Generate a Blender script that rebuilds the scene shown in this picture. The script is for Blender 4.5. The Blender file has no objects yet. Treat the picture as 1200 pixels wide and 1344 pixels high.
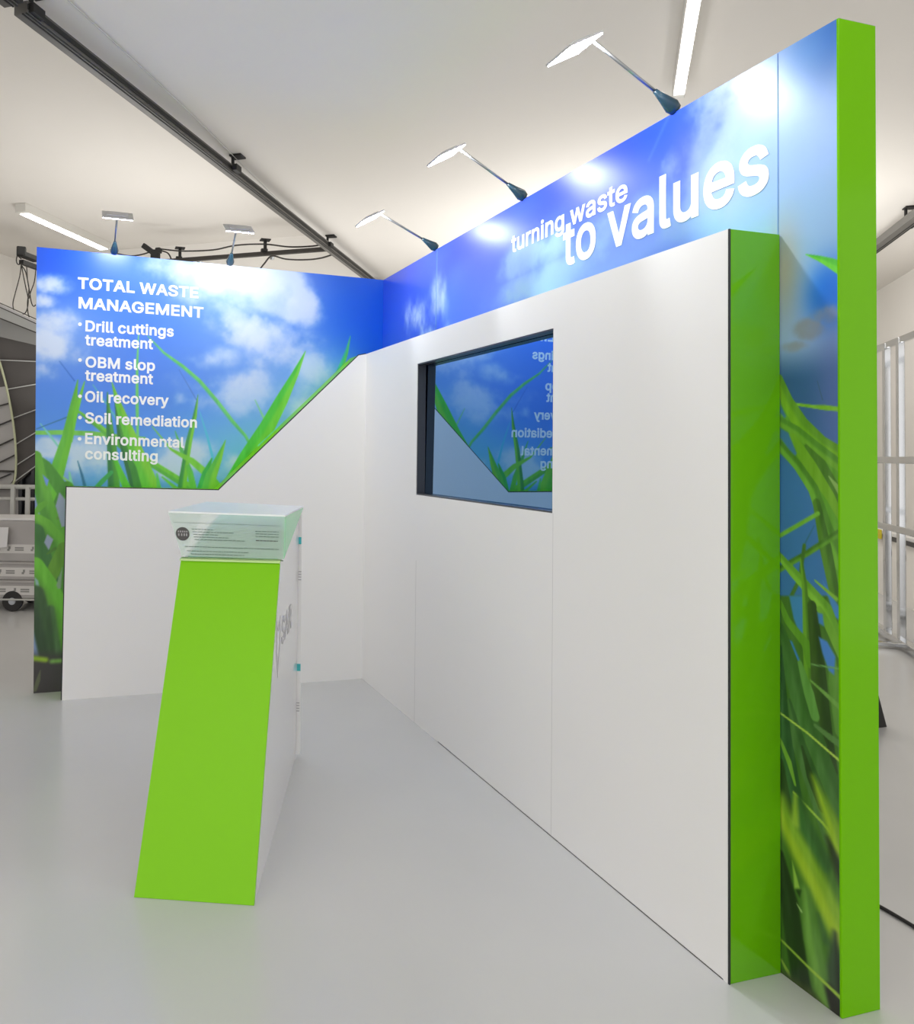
import bpy, bmesh, math, random
import numpy as np
from mathutils import Vector, Matrix
from mathutils.geometry import tessellate_polygon

# ------------------------------------------------------------------ camera
CAM = np.array([-1.80349, -4.90450, 1.37451])
YAW, PITCH, ROLL = 0.297777, 0.027401, 0.013396
FPX, PPX, PPY = 1064.49, 442.891, 565.967
def cam_axes():
    f = np.array([math.sin(YAW) * math.cos(PITCH), math.cos(YAW) * math.cos(PITCH), math.sin(PITCH)])
    r = np.array([math.cos(YAW), -math.sin(YAW), 0.0]); u = np.cross(r, f)
    return r * math.cos(ROLL) + u * math.sin(ROLL), -r * math.sin(ROLL) + u * math.cos(ROLL), f
RT, UP, FW = cam_axes()
scene = bpy.context.scene
col = scene.collection
cd = bpy.data.cameras.new('camera'); co = bpy.data.objects.new('camera', cd); col.objects.link(co)
co.matrix_world = Matrix(((RT[0], UP[0], -FW[0], CAM[0]), (RT[1], UP[1], -FW[1], CAM[1]), (RT[2], UP[2], -FW[2], CAM[2]), (0, 0, 0, 1)))
cd.sensor_fit = 'AUTO'; cd.sensor_width = 36.0; cd.lens = 36.0 * FPX / 1344.0
cd.shift_x = (600 - PPX) / 1344.0; cd.shift_y = (PPY - 672) / 1344.0
cd.clip_start = 0.05; cd.clip_end = 100
scene.camera = co

# ------------------------------------------------------------------ light and exposure
WORLD_STRENGTH = 0.74
TUBE_STRENGTH = 9.0
SPOT_STRENGTH = 39.0
BEAM_POWER = 19.0
w = bpy.data.worlds.new('world'); scene.world = w; w.use_nodes = True
w.node_tree.nodes['Background'].inputs[0].default_value = (1.0, 0.985, 0.97, 1)
w.node_tree.nodes['Background'].inputs[1].default_value = WORLD_STRENGTH
vs = scene.view_settings
vs.view_transform = 'Standard'; vs.look = 'None'; vs.gamma = 1; vs.use_curve_mapping = False
vs.exposure = 0.72
scene.cycles.max_bounces = 10; scene.cycles.diffuse_bounces = 6; scene.cycles.glossy_bounces = 6
scene.cycles.transparent_max_bounces = 12; scene.cycles.caustics_reflective = False; scene.cycles.caustics_refractive = False
scene.cycles.sample_clamp_indirect = 6.0

# ------------------------------------------------------------------ helpers
def ray(x, y): return FW + RT * (x - PPX) / FPX - UP * (y - PPY) / FPX
def at_plane(x, y, n, k):
    n = np.array(n, float); d = ray(x, y); return CAM + d * ((k - CAM @ n) / (d @ n))
def at_x(x, y, k): return at_plane(x, y, (1, 0, 0), k)
def at_y(x, y, k): return at_plane(x, y, (0, 1, 0), k)
def at_z(x, y, k): return at_plane(x, y, (0, 0, 1), k)
def at_d(x, y, D): return CAM + ray(x, y) * D
RA_, RB_ = np.array([.579, .815, 0]), np.array([.815, -.579, 0])        # the hall's own two directions
C0 = np.array([CAM[0], CAM[1], 0])
def hall(a, b, z): return C0 + RA_ * a + RB_ * b + np.array([0, 0, z])
def at_b(x, y, b): return at_plane(x, y, RB_, C0 @ RB_ + b)
def at_a(x, y, a): return at_plane(x, y, RA_, C0 @ RA_ + a)
V3 = lambda p: Vector((float(p[0]), float(p[1]), float(p[2])))
def lin(c): 
    c = [x / 255 for x in c]
    return tuple(x / 12.92 if x <= .04045 else ((x + .055) / 1.055) ** 2.4 for x in c) + (1,)

def mat(name, color, rough=.5, metal=0., spec=.5, bump=0., bscale=200., var=0., vscale=4., coat=0.):
    m = bpy.data.materials.new(name); m.use_nodes = True
    nt = m.node_tree; b = nt.nodes['Principled BSDF']
    c = color if len(color) == 4 else tuple(color) + (1,)
    b.inputs['Base Color'].default_value = c; b.inputs['Roughness'].default_value = rough
    b.inputs['Metallic'].default_value = metal; b.inputs['Specular IOR Level'].default_value = spec
    b.inputs['Coat Weight'].default_value = coat; b.inputs['Coat Roughness'].default_value = .05
    tc = nt.nodes.new('ShaderNodeTexCoord')
    if var > 0:
        n = nt.nodes.new('ShaderNodeTexNoise'); n.inputs['Scale'].default_value = vscale; n.inputs['Detail'].default_value = 4
        nt.links.new(tc.outputs['Object'], n.inputs['Vector'])
        r = nt.nodes.new('ShaderNodeMapRange'); r.inputs[1].default_value = .3; r.inputs[2].default_value = .7
        r.inputs[3].default_value = 1 - var; r.inputs[4].default_value = 1 + var
        nt.links.new(n.outputs['Fac'], r.inputs[0])
        mx = nt.nodes.new('ShaderNodeVectorMath'); mx.operation = 'SCALE'; mx.inputs[0].default_value = c[:3]
        nt.links.new(r.outputs[0], mx.inputs['Scale']); nt.links.new(mx.outputs[0], b.inputs['Base Color'])
    if bump > 0:
        n = nt.nodes.new('ShaderNodeTexNoise'); n.inputs['Scale'].default_value = bscale
        nt.links.new(tc.outputs['Object'], n.inputs['Vector'])
        bp = nt.nodes.new('ShaderNodeBump'); bp.inputs['Strength'].default_value = bump; bp.inputs['Distance'].default_value = .002
        nt.links.new(n.outputs['Fac'], bp.inputs['Height']); nt.links.new(bp.outputs[0], b.inputs['Normal'])
    return m
def glow(name, color, strength):
    m = bpy.data.materials.new(name); m.use_nodes = True; nt = m.node_tree
    b = nt.nodes['Principled BSDF']; b.inputs['Base Color'].default_value = (.9, .9, .9, 1)
    b.inputs['Emission Color'].default_value = tuple(color) + (1,); b.inputs['Emission Strength'].default_value = strength
    return m
def acrylic(name, tint, alpha, rough=.03):
    m = bpy.data.materials.new(name); m.use_nodes = True; nt = m.node_tree
    b = nt.nodes['Principled BSDF']; b.inputs['Base Color'].default_value = tuple(tint) + (1,)
    b.inputs['Roughness'].default_value = rough; b.inputs['Alpha'].default_value = alpha
    return m

def tag(o, label=None, cat=None, group=None, kind=None):
    for k, v in (('label', label), ('category', cat), ('group', group), ('kind', kind)):
        if v: o[k] = v
    return o
def thing(name, loc, label, cat, group=None):
    o = bpy.data.objects.new(name, None); col.objects.link(o); o.location = V3(loc); o.empty_display_size = .1
    return tag(o, label, cat, group)
def obj(name, bm, m, parent=None, smooth=False):
    """bm holds world coordinates; the object's origin is its parent's, or its own base"""
    bmesh.ops.recalc_face_normals(bm, faces=bm.faces)
    me = bpy.data.meshes.new(name)
    if parent is not None:
        org = parent.matrix_world.translation if parent.parent is None and parent.type == 'EMPTY' else None
        org = world_loc(parent)
    else:
        vs_ = [v.co for v in bm.verts]
        org = Vector((sum(v.x for v in vs_) / len(vs_), sum(v.y for v in vs_) / len(vs_), min(v.z for v in vs_)))
    bmesh.ops.translate(bm, verts=bm.verts, vec=-org)
    bm.to_mesh(me); bm.free()
    for mm in (m if isinstance(m, (list, tuple)) else [m]): me.materials.append(mm)
    if smooth:
        for p in me.polygons: p.use_smooth = True
    o = bpy.data.objects.new(name, me); col.objects.link(o)
    if parent is not None: o.parent = parent
    else: o.location = org
    return o
def world_loc(o):
    v = Vector((0, 0, 0))
    while o is not None: v += o.location; o = o.parent
    return v
def struct(name, bm, m): return tag(obj(name, bm, m), kind='structure')

def add_hull8(bm, P):
    """box from 8 corner points: bottom ring 0-3, top ring 4-7"""
    v = [bm.verts.new(V3(p)) for p in P]
    for f in ((3, 2, 1, 0), (4, 5, 6, 7), (0, 1, 5, 4), (1, 2, 6, 5), (2, 3, 7, 6), (3, 0, 4, 7)): bm.faces.new([v[i] for i in f])
    return v
def add_box(bm, c, half, ax=None):
    c = np.array(c, float); X, Y, Z = ax if ax is not None else np.eye(3)
    X, Y, Z = np.array(X) * half[0], np.array(Y) * half[1], np.array(Z) * half[2]
    return add_hull8(bm, [c - X - Y - Z, c + X - Y - Z, c + X + Y - Z, c - X + Y - Z, c - X - Y + Z, c + X - Y + Z, c + X + Y + Z, c - X + Y + Z])
def add_range(bm, lo, hi):
    lo, hi = np.array(lo, float), np.array(hi, float); return add_box(bm, (lo + hi) / 2, (hi - lo) / 2)
def add_prism(bm, poly, vec):
    a = [bm.verts.new(V3(p)) for p in poly]; b = [bm.verts.new(V3(np.array(p) + np.array(vec))) for p in poly]
    n = len(a); bm.faces.new(a); bm.faces.new(b[::-1])
    for i in range(n): bm.faces.new((a[i], a[(i + 1) % n], b[(i + 1) % n], b[i]))
def add_tube(bm, pts, r, n=8, caps=True):
    pts = [V3(p) for p in pts]; rr = r if isinstance(r, (list, tuple)) else [r] * len(pts)
    rings = []; prev = None
    for i, p in enumerate(pts):
        d = (pts[min(i + 1, len(pts) - 1)] - pts[max(i - 1, 0)]).normalized()
        if prev is None:
            s = d.cross(Vector((0, 0, 1)) if abs(d.z) < .9 else Vector((1, 0, 0))).normalized()
        else: s = (prev - d * prev.dot(d)).normalized()
        prev = s; t = d.cross(s)
        rings.append([bm.verts.new(p + (s * math.cos(2 * math.pi * k / n) + t * math.sin(2 * math.pi * k / n)) * rr[i]) for k in range(n)])
    for a, b in zip(rings, rings[1:]):
        for k in range(n): bm.faces.new((a[k], a[(k + 1) % n], b[(k + 1) % n], b[k]))
    if caps: bm.faces.new(rings[0][::-1]); bm.faces.new(rings[-1])
def add_bar(bm, p, q, wid, hei, up=(0, 0, 1)):
    p, q = np.array(p, float), np.array(q, float); d = q - p; L = np.linalg.norm(d); d /= L
    s = np.cross(d, up); s /= np.linalg.norm(s); t = np.cross(s, d)
    add_box(bm, (p + q) / 2, (wid / 2, L / 2, hei / 2), (s, d, t))
def sag(p, q, drop, n=10):
    p, q = np.array(p, float), np.array(q, float)
    return [p + (q - p) * t - np.array([0, 0, drop * 4 * t * (1 - t)]) for t in np.linspace(0, 1, n)]
def spline(pts, n=6):
    P = [np.array(p, float) for p in pts]; P = [2 * P[0] - P[1]] + P + [2 * P[-1] - P[-2]]; out = []
    for i in range(1, len(P) - 2):
        for t in np.linspace(0, 1, n, endpoint=False):
            a, b, c, d = P[i - 1:i + 3]
            out.append(.5 * (2 * b + (c - a) * t + (2 * a - 5 * b + 4 * c - d) * t * t + (3 * b - a - 3 * c + d) * t ** 3))
    return out + [P[-2]]
def bevel(bm, w, seg=2, edges=None):
    bmesh.ops.bevel(bm, geom=edges or bm.edges[:], offset=w, segments=seg, affect='EDGES', profile=.6)

# added unseen area lights that brighten the ceiling, beyond the booth and behind the camera
def add_ceiling_fill(name, loc, size, power):
    l = bpy.data.lights.new(name, 'AREA'); l.shape = 'SQUARE'; l.size = size; l.energy = power; l.color = (1, .985, .96)
    o = bpy.data.objects.new(name, l); o.location = V3(loc); o.rotation_euler = (math.pi, 0, 0); col.objects.link(o)
add_ceiling_fill('ceiling_fill_light', hall(-1.6, -1.2, 1.7), 2.4, 60)
add_ceiling_fill('ceiling_fill_light', hall(7.8, .3, 1.75), 2.4, 62)
add_ceiling_fill('ceiling_fill_light', hall(6.9, -4.1, 1.75), 2.2, 26)

# ------------------------------------------------------------------ lettering (outline points in 1/1000 em)
GLYPHS = {"A":[490,[[[487,-16],[290,522],[287,526],[191,526],[188,522],[-8,-16],[97,-17],[145,120],[146,124],[149,125],[331,125],[336,116],[383,-17]],[[299,218],[299,216],[297,216],[180,216],[239,394],[263,320]]]],"B":[466,[[[407,426],[395,452],[380,472],[360,491],[336,507],[308,517],[276,525],[252,526],[44,526],[44,-17],[252,-17],[290,-15],[322,-9],[350,1],[378,17],[399,36],[414,57],[421,70],[427,84],[433,106],[435,134],[433,166],[427,190],[417,212],[405,230],[384,251],[359,268],[380,283],[393,298],[402,312],[409,330],[415,352],[415,376],[413,402]],[[334,162],[337,134],[336,122],[330,106],[317,92],[302,83],[276,76],[242,74],[142,75],[142,213],[252,213],[284,209],[302,200],[315,190],[329,174]],[[317,390],[319,370],[318,360],[315,348],[309,336],[301,326],[284,313],[254,303],[236,302],[142,303],[142,434],[240,435],[266,432],[286,426],[300,417],[311,404]]]],"D":[512,[[[465,358],[449,400],[425,438],[396,468],[362,493],[320,511],[274,523],[232,526],[44,526],[43,-16],[222,-17],[274,-13],[318,-3],[358,15],[394,40],[425,72],[449,110],[467,160],[475,202],[479,258],[475,312]],[[374,324],[380,290],[381,266],[380,220],[374,186],[358,148],[349,132],[333,114],[308,95],[282,84],[264,80],[212,74],[143,74],[142,434],[222,435],[254,432],[286,425],[308,415],[328,401],[348,380],[364,352]]]],"E":[429,[[[389,524],[388,526],[44,526],[43,524],[44,-17],[392,-16],[392,72],[390,74],[144,74],[142,76],[142,211],[370,211],[372,214],[372,302],[370,303],[142,304],[142,434],[388,435]]]],"G":[530,[[[485,379],[475,405],[463,427],[449,447],[428,470],[410,486],[378,506],[352,518],[334,524],[292,532],[272,533],[220,529],[178,517],[142,499],[118,482],[105,471],[77,439],[54,401],[37,357],[25,293],[23,257],[25,215],[36,157],[53,109],[77,69],[106,37],[140,11],[180,-10],[222,-20],[272,-24],[308,-22],[342,-14],[386,4],[418,26],[443,51],[467,83],[483,119],[493,159],[495,197],[494,273],[266,272],[266,182],[396,191],[397,187],[396,177],[390,153],[383,135],[369,113],[354,98],[336,86],[314,77],[280,71],[256,71],[240,72],[216,79],[194,90],[173,107],[155,127],[141,151],[129,181],[122,229],[121,261],[126,309],[130,329],[140,357],[156,383],[171,401],[192,418],[216,430],[238,436],[262,438],[296,436],[322,428],[344,416],[360,400],[372,385],[381,371],[395,333],[398,332],[494,332],[496,333],[495,339]]]],"L":[403,[[[378,72],[376,74],[142,75],[142,524],[140,526],[44,526],[43,-16],[376,-17],[378,-16]]]],"M":[638,[[[585,524],[584,526],[466,526],[464,524],[339,202],[317,134],[314,131],[291,200],[164,524],[162,526],[44,526],[43,-16],[139,-16],[140,324],[275,-16],[352,-17],[469,276],[486,324],[487,-16],[584,-17]]]],"N":[533,[[[480,524],[478,526],[384,526],[381,524],[381,156],[380,154],[146,525],[44,526],[44,-17],[142,-16],[142,314],[140,359],[193,272],[376,-16],[480,-16]]]],"O":[543,[[[495,361],[478,403],[459,435],[441,457],[426,473],[394,498],[352,518],[310,530],[272,533],[224,530],[180,517],[140,498],[108,473],[93,457],[78,439],[57,405],[37,357],[27,309],[23,251],[27,197],[36,157],[55,107],[78,69],[107,37],[140,10],[180,-9],[222,-20],[264,-24],[312,-20],[352,-10],[394,10],[427,37],[455,67],[479,107],[497,153],[507,201],[510,265],[507,309]],[[404,327],[410,297],[412,271],[410,211],[404,183],[393,151],[379,127],[359,105],[340,90],[316,78],[294,72],[256,71],[240,72],[216,79],[188,95],[175,105],[162,119],[141,151],[130,181],[122,229],[122,279],[130,327],[141,357],[156,383],[182,410],[192,418],[216,430],[240,436],[272,438],[296,436],[318,430],[340,418],[364,399],[379,381],[392,359]]]],"R":[459,[[[417,414],[405,442],[391,464],[383,472],[368,487],[344,502],[314,515],[276,523],[242,526],[44,526],[44,-17],[142,-16],[142,180],[144,181],[237,180],[344,-17],[455,-16],[338,200],[366,217],[390,240],[405,262],[417,290],[425,322],[426,344],[425,382]],[[323,388],[327,362],[327,342],[324,322],[315,302],[302,289],[288,281],[256,273],[232,272],[142,273],[142,434],[238,435],[254,434],[274,430],[302,417],[318,398]]]],"S":[457,[[[413,411],[405,435],[392,457],[372,480],[344,502],[322,514],[294,524],[266,530],[234,533],[206,532],[168,526],[124,510],[104,499],[79,479],[61,459],[45,431],[38,403],[35,373],[37,347],[39,335],[51,305],[80,272],[104,254],[138,237],[180,222],[256,202],[300,184],[319,167],[324,159],[327,151],[327,133],[323,113],[317,103],[306,92],[292,82],[274,74],[242,67],[206,67],[172,75],[158,81],[146,89],[130,109],[124,123],[118,154],[20,154],[26,105],[35,75],[49,51],[70,27],[94,8],[120,-6],[152,-17],[186,-24],[228,-26],[264,-24],[296,-18],[330,-6],[360,12],[384,34],[401,53],[415,81],[423,109],[425,125],[425,161],[419,185],[409,207],[397,225],[368,252],[336,272],[302,286],[190,318],[160,332],[144,344],[138,353],[133,363],[133,381],[137,399],[152,418],[174,432],[190,438],[206,440],[250,440],[272,434],[292,423],[306,410],[315,397],[323,363],[326,360],[418,360],[420,363],[419,375]]]],"T":[459,[[[434,524],[432,526],[16,526],[15,524],[16,435],[175,434],[176,-17],[274,-16],[274,434],[432,435],[434,436]]]],"W":[696,[[[692,524],[689,526],[591,526],[590,524],[493,145],[394,524],[391,526],[293,525],[193,145],[96,524],[93,526],[-5,525],[142,-16],[244,-16],[343,350],[442,-16],[543,-17]]]],"a":[399,[[[347,307],[337,329],[327,345],[304,368],[294,376],[270,388],[236,398],[214,401],[180,401],[142,396],[106,384],[86,373],[67,359],[49,341],[36,321],[18,280],[108,254],[123,281],[140,298],[156,307],[168,312],[208,314],[232,307],[247,295],[255,281],[259,257],[257,251],[242,245],[176,237],[122,228],[102,222],[68,208],[54,198],[40,185],[29,171],[19,151],[15,131],[13,105],[15,81],[22,57],[33,35],[48,17],[66,1],[88,-12],[110,-19],[134,-24],[162,-26],[202,-22],[220,-16],[240,-6],[258,7],[259,5],[259,-15],[262,-18],[353,-17],[354,259],[353,279]],[[273,167],[261,159],[257,123],[248,101],[232,83],[216,72],[190,64],[172,62],[158,63],[140,67],[126,73],[112,89],[109,103],[112,121],[122,133],[140,143],[164,149],[208,154],[254,162],[270,168]]]],"c":[406,[[[383,268],[369,306],[353,334],[328,360],[314,371],[282,387],[260,395],[232,401],[190,401],[170,399],[142,391],[108,374],[81,354],[59,328],[41,300],[27,264],[19,226],[17,176],[20,148],[27,112],[41,76],[59,48],[84,19],[108,2],[136,-12],[172,-23],[204,-25],[246,-23],[284,-11],[310,3],[330,18],[355,46],[373,78],[385,114],[294,137],[282,106],[278,100],[266,85],[250,73],[230,66],[210,63],[186,65],[170,71],[156,79],[143,92],[124,124],[118,144],[113,184],[118,232],[124,252],[143,284],[162,301],[188,311],[210,313],[230,311],[256,300],[268,289],[277,278],[284,264],[292,241],[380,264],[384,266]]]],"d":[434,[[[389,524],[388,526],[296,526],[293,524],[293,368],[292,365],[260,389],[240,397],[218,401],[202,401],[160,399],[128,389],[102,375],[86,363],[76,354],[55,328],[39,300],[25,260],[19,228],[17,192],[19,150],[27,110],[39,76],[56,48],[73,26],[102,2],[130,-13],[164,-23],[192,-25],[218,-25],[242,-19],[264,-9],[278,-1],[294,14],[295,12],[296,-17],[389,-16]],[[289,242],[295,192],[290,142],[283,118],[265,90],[254,80],[238,70],[222,66],[186,66],[170,71],[154,80],[134,104],[124,124],[118,144],[114,178],[114,200],[118,234],[125,258],[132,272],[140,282],[156,299],[170,306],[196,312],[224,311],[238,306],[252,299],[266,285],[277,272]]]],"e":[414,[[[381,264],[363,312],[349,334],[328,356],[312,369],[294,381],[274,389],[226,401],[202,401],[170,399],[134,388],[106,374],[80,354],[57,328],[39,296],[27,264],[19,224],[17,176],[19,148],[27,110],[39,78],[58,48],[81,22],[108,2],[144,-15],[176,-23],[210,-25],[238,-25],[266,-19],[290,-11],[312,-1],[337,18],[363,46],[373,64],[386,98],[388,102],[386,103],[296,125],[280,92],[265,78],[258,73],[244,68],[224,64],[192,65],[174,69],[160,76],[146,86],[135,98],[121,126],[115,150],[116,151],[386,151],[388,154],[387,226]],[[287,248],[289,234],[288,233],[150,236],[116,238],[124,262],[134,278],[148,293],[170,307],[204,313],[222,312],[252,301],[265,288],[275,276]]]],"g":[435,[[[389,395],[296,396],[295,365],[294,364],[276,380],[242,396],[210,401],[164,400],[132,390],[98,371],[78,355],[57,331],[40,301],[27,267],[20,231],[17,179],[19,153],[27,115],[40,83],[57,53],[80,30],[106,11],[132,-2],[162,-10],[202,-12],[218,-12],[240,-8],[262,1],[280,12],[292,23],[293,21],[292,-29],[285,-47],[268,-64],[248,-74],[234,-78],[202,-80],[174,-77],[162,-73],[141,-61],[128,-47],[106,-18],[28,-62],[45,-93],[57,-109],[74,-126],[108,-148],[128,-156],[150,-162],[194,-168],[222,-168],[268,-162],[298,-152],[322,-140],[338,-128],[363,-101],[377,-77],[387,-43],[389,-13]],[[289,243],[294,215],[294,169],[290,147],[284,129],[277,113],[263,97],[254,89],[240,82],[224,78],[204,76],[168,82],[154,91],[142,102],[124,129],[118,149],[113,195],[118,237],[124,255],[133,273],[146,290],[154,298],[168,306],[186,311],[210,312],[236,308],[254,298],[267,287],[283,261]]]],"i":[177,[[[131,394],[129,396],[37,396],[36,394],[37,-17],[131,-16]],[[142,496],[135,512],[128,522],[113,534],[101,539],[85,541],[67,539],[53,533],[45,527],[32,512],[26,498],[24,488],[26,468],[33,453],[42,442],[53,433],[69,427],[99,427],[113,433],[125,441],[135,454],[142,470]]]],"l":[199,[[[131,524],[129,526],[37,526],[36,524],[36,80],[38,54],[47,30],[63,7],[83,-8],[107,-17],[157,-19],[195,-13],[201,-10],[183,73],[157,70],[139,70],[135,72],[131,86]]]],"m":[620,[[[566,314],[556,338],[541,358],[525,374],[497,391],[483,397],[463,401],[431,403],[395,399],[354,380],[339,369],[319,348],[300,372],[281,387],[275,391],[247,401],[215,403],[183,398],[165,392],[147,383],[129,368],[129,394],[127,396],[37,396],[36,-16],[131,-16],[131,236],[135,268],[149,292],[158,300],[177,310],[203,313],[215,312],[231,306],[250,288],[256,274],[256,-16],[351,-17],[353,260],[360,282],[373,298],[393,310],[421,313],[439,311],[461,301],[472,288],[478,266],[478,-16],[573,-17],[574,260],[572,286]]]],"n":[420,[[[366,304],[356,330],[343,350],[323,370],[305,383],[279,395],[253,401],[223,401],[197,399],[165,389],[143,377],[129,365],[129,394],[127,396],[37,396],[36,-16],[131,-16],[131,224],[135,256],[141,274],[151,288],[161,297],[181,308],[195,311],[215,311],[233,309],[255,297],[270,278],[278,258],[278,-16],[373,-17],[374,244],[372,274]]]],"o":[425,[[[389,264],[375,300],[357,328],[349,338],[332,356],[310,373],[278,389],[244,399],[202,401],[170,399],[136,388],[108,374],[81,354],[59,328],[41,300],[27,264],[19,226],[17,176],[20,148],[27,112],[41,76],[59,48],[82,21],[108,2],[136,-12],[150,-17],[172,-23],[196,-25],[242,-23],[278,-13],[308,2],[332,20],[357,48],[375,76],[389,112],[395,144],[398,180],[395,228]],[[295,240],[301,210],[301,164],[297,142],[291,124],[283,106],[273,92],[260,79],[246,71],[228,65],[186,65],[170,71],[156,79],[140,96],[124,124],[118,144],[113,184],[115,212],[120,238],[124,252],[143,284],[162,301],[186,311],[208,313],[230,310],[260,297],[272,285],[283,270]]]],"p":[434,[[[398,267],[386,299],[368,329],[352,349],[321,376],[295,390],[261,400],[201,400],[183,396],[163,388],[147,378],[129,363],[129,395],[127,396],[36,395],[37,-160],[131,-159],[131,13],[155,-6],[185,-20],[205,-24],[251,-24],[271,-20],[301,-10],[323,2],[347,21],[356,31],[370,49],[386,79],[398,111],[406,149],[406,227]],[[304,243],[310,213],[310,165],[300,123],[288,99],[267,78],[253,70],[239,66],[219,64],[201,66],[185,71],[173,78],[159,92],[146,109],[135,143],[131,165],[131,213],[135,237],[141,257],[149,273],[159,287],[177,302],[201,311],[225,312],[245,310],[257,306],[267,300],[282,285],[294,269]]]],"r":[269,[[[260,400],[189,401],[165,393],[129,371],[129,394],[127,396],[37,396],[36,394],[37,-17],[131,-16],[131,234],[135,264],[141,276],[155,292],[179,305],[193,308],[215,309],[260,304]]]],"s":[375,[[[346,278],[326,330],[312,350],[297,365],[279,379],[237,397],[213,401],[195,401],[161,401],[139,397],[105,385],[87,375],[71,363],[51,342],[38,320],[32,298],[30,272],[32,246],[46,214],[60,196],[73,185],[83,178],[111,164],[145,154],[209,139],[235,128],[248,116],[250,102],[246,88],[235,76],[221,69],[201,64],[177,63],[163,64],[147,68],[135,73],[130,78],[117,94],[105,125],[15,107],[24,68],[35,46],[48,28],[67,9],[105,-13],[131,-21],[157,-25],[195,-25],[239,-19],[267,-9],[291,3],[301,11],[326,36],[338,58],[346,82],[348,108],[346,134],[336,160],[317,185],[297,201],[269,214],[233,227],[173,240],[141,252],[135,256],[128,266],[126,276],[127,286],[132,294],[141,303],[155,310],[171,314],[205,314],[221,309],[233,301],[248,282],[259,258]]]],"t":[237,[[[221,394],[220,396],[144,396],[142,488],[48,487],[47,396],[-10,396],[-11,394],[-11,310],[46,309],[47,308],[47,94],[51,60],[62,32],[80,9],[106,-9],[134,-18],[166,-21],[192,-21],[212,-17],[233,-10],[215,72],[172,67],[152,70],[146,78],[143,96],[143,308],[144,309],[221,310]]]],"u":[420,[[[374,395],[278,395],[278,131],[274,117],[266,101],[253,85],[235,74],[209,68],[179,70],[163,76],[149,87],[139,101],[133,121],[131,147],[131,395],[36,395],[36,135],[38,105],[44,77],[54,51],[68,29],[91,6],[107,-4],[129,-14],[153,-20],[183,-22],[211,-20],[239,-12],[267,3],[279,14],[280,13],[280,-15],[283,-18],[374,-17]]]],"v":[399,[[[395,394],[394,396],[294,396],[292,394],[205,154],[197,126],[194,123],[97,394],[94,396],[-6,395],[152,-17],[239,-16]]]],"w":[577,[[[566,394],[565,396],[469,396],[466,394],[397,145],[330,394],[327,396],[239,395],[172,148],[169,145],[101,394],[99,396],[1,395],[124,-16],[212,-16],[283,236],[356,-16],[442,-16]]]],"y":[399,[[[396,395],[293,395],[208,161],[196,125],[194,123],[97,395],[-7,395],[143,-1],[129,-45],[119,-61],[114,-65],[106,-70],[96,-72],[49,-67],[28,-150],[58,-159],[72,-162],[110,-162],[128,-158],[144,-152],[164,-142],[190,-118],[201,-103],[223,-59]]]]," ":[188,[]]}
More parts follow.
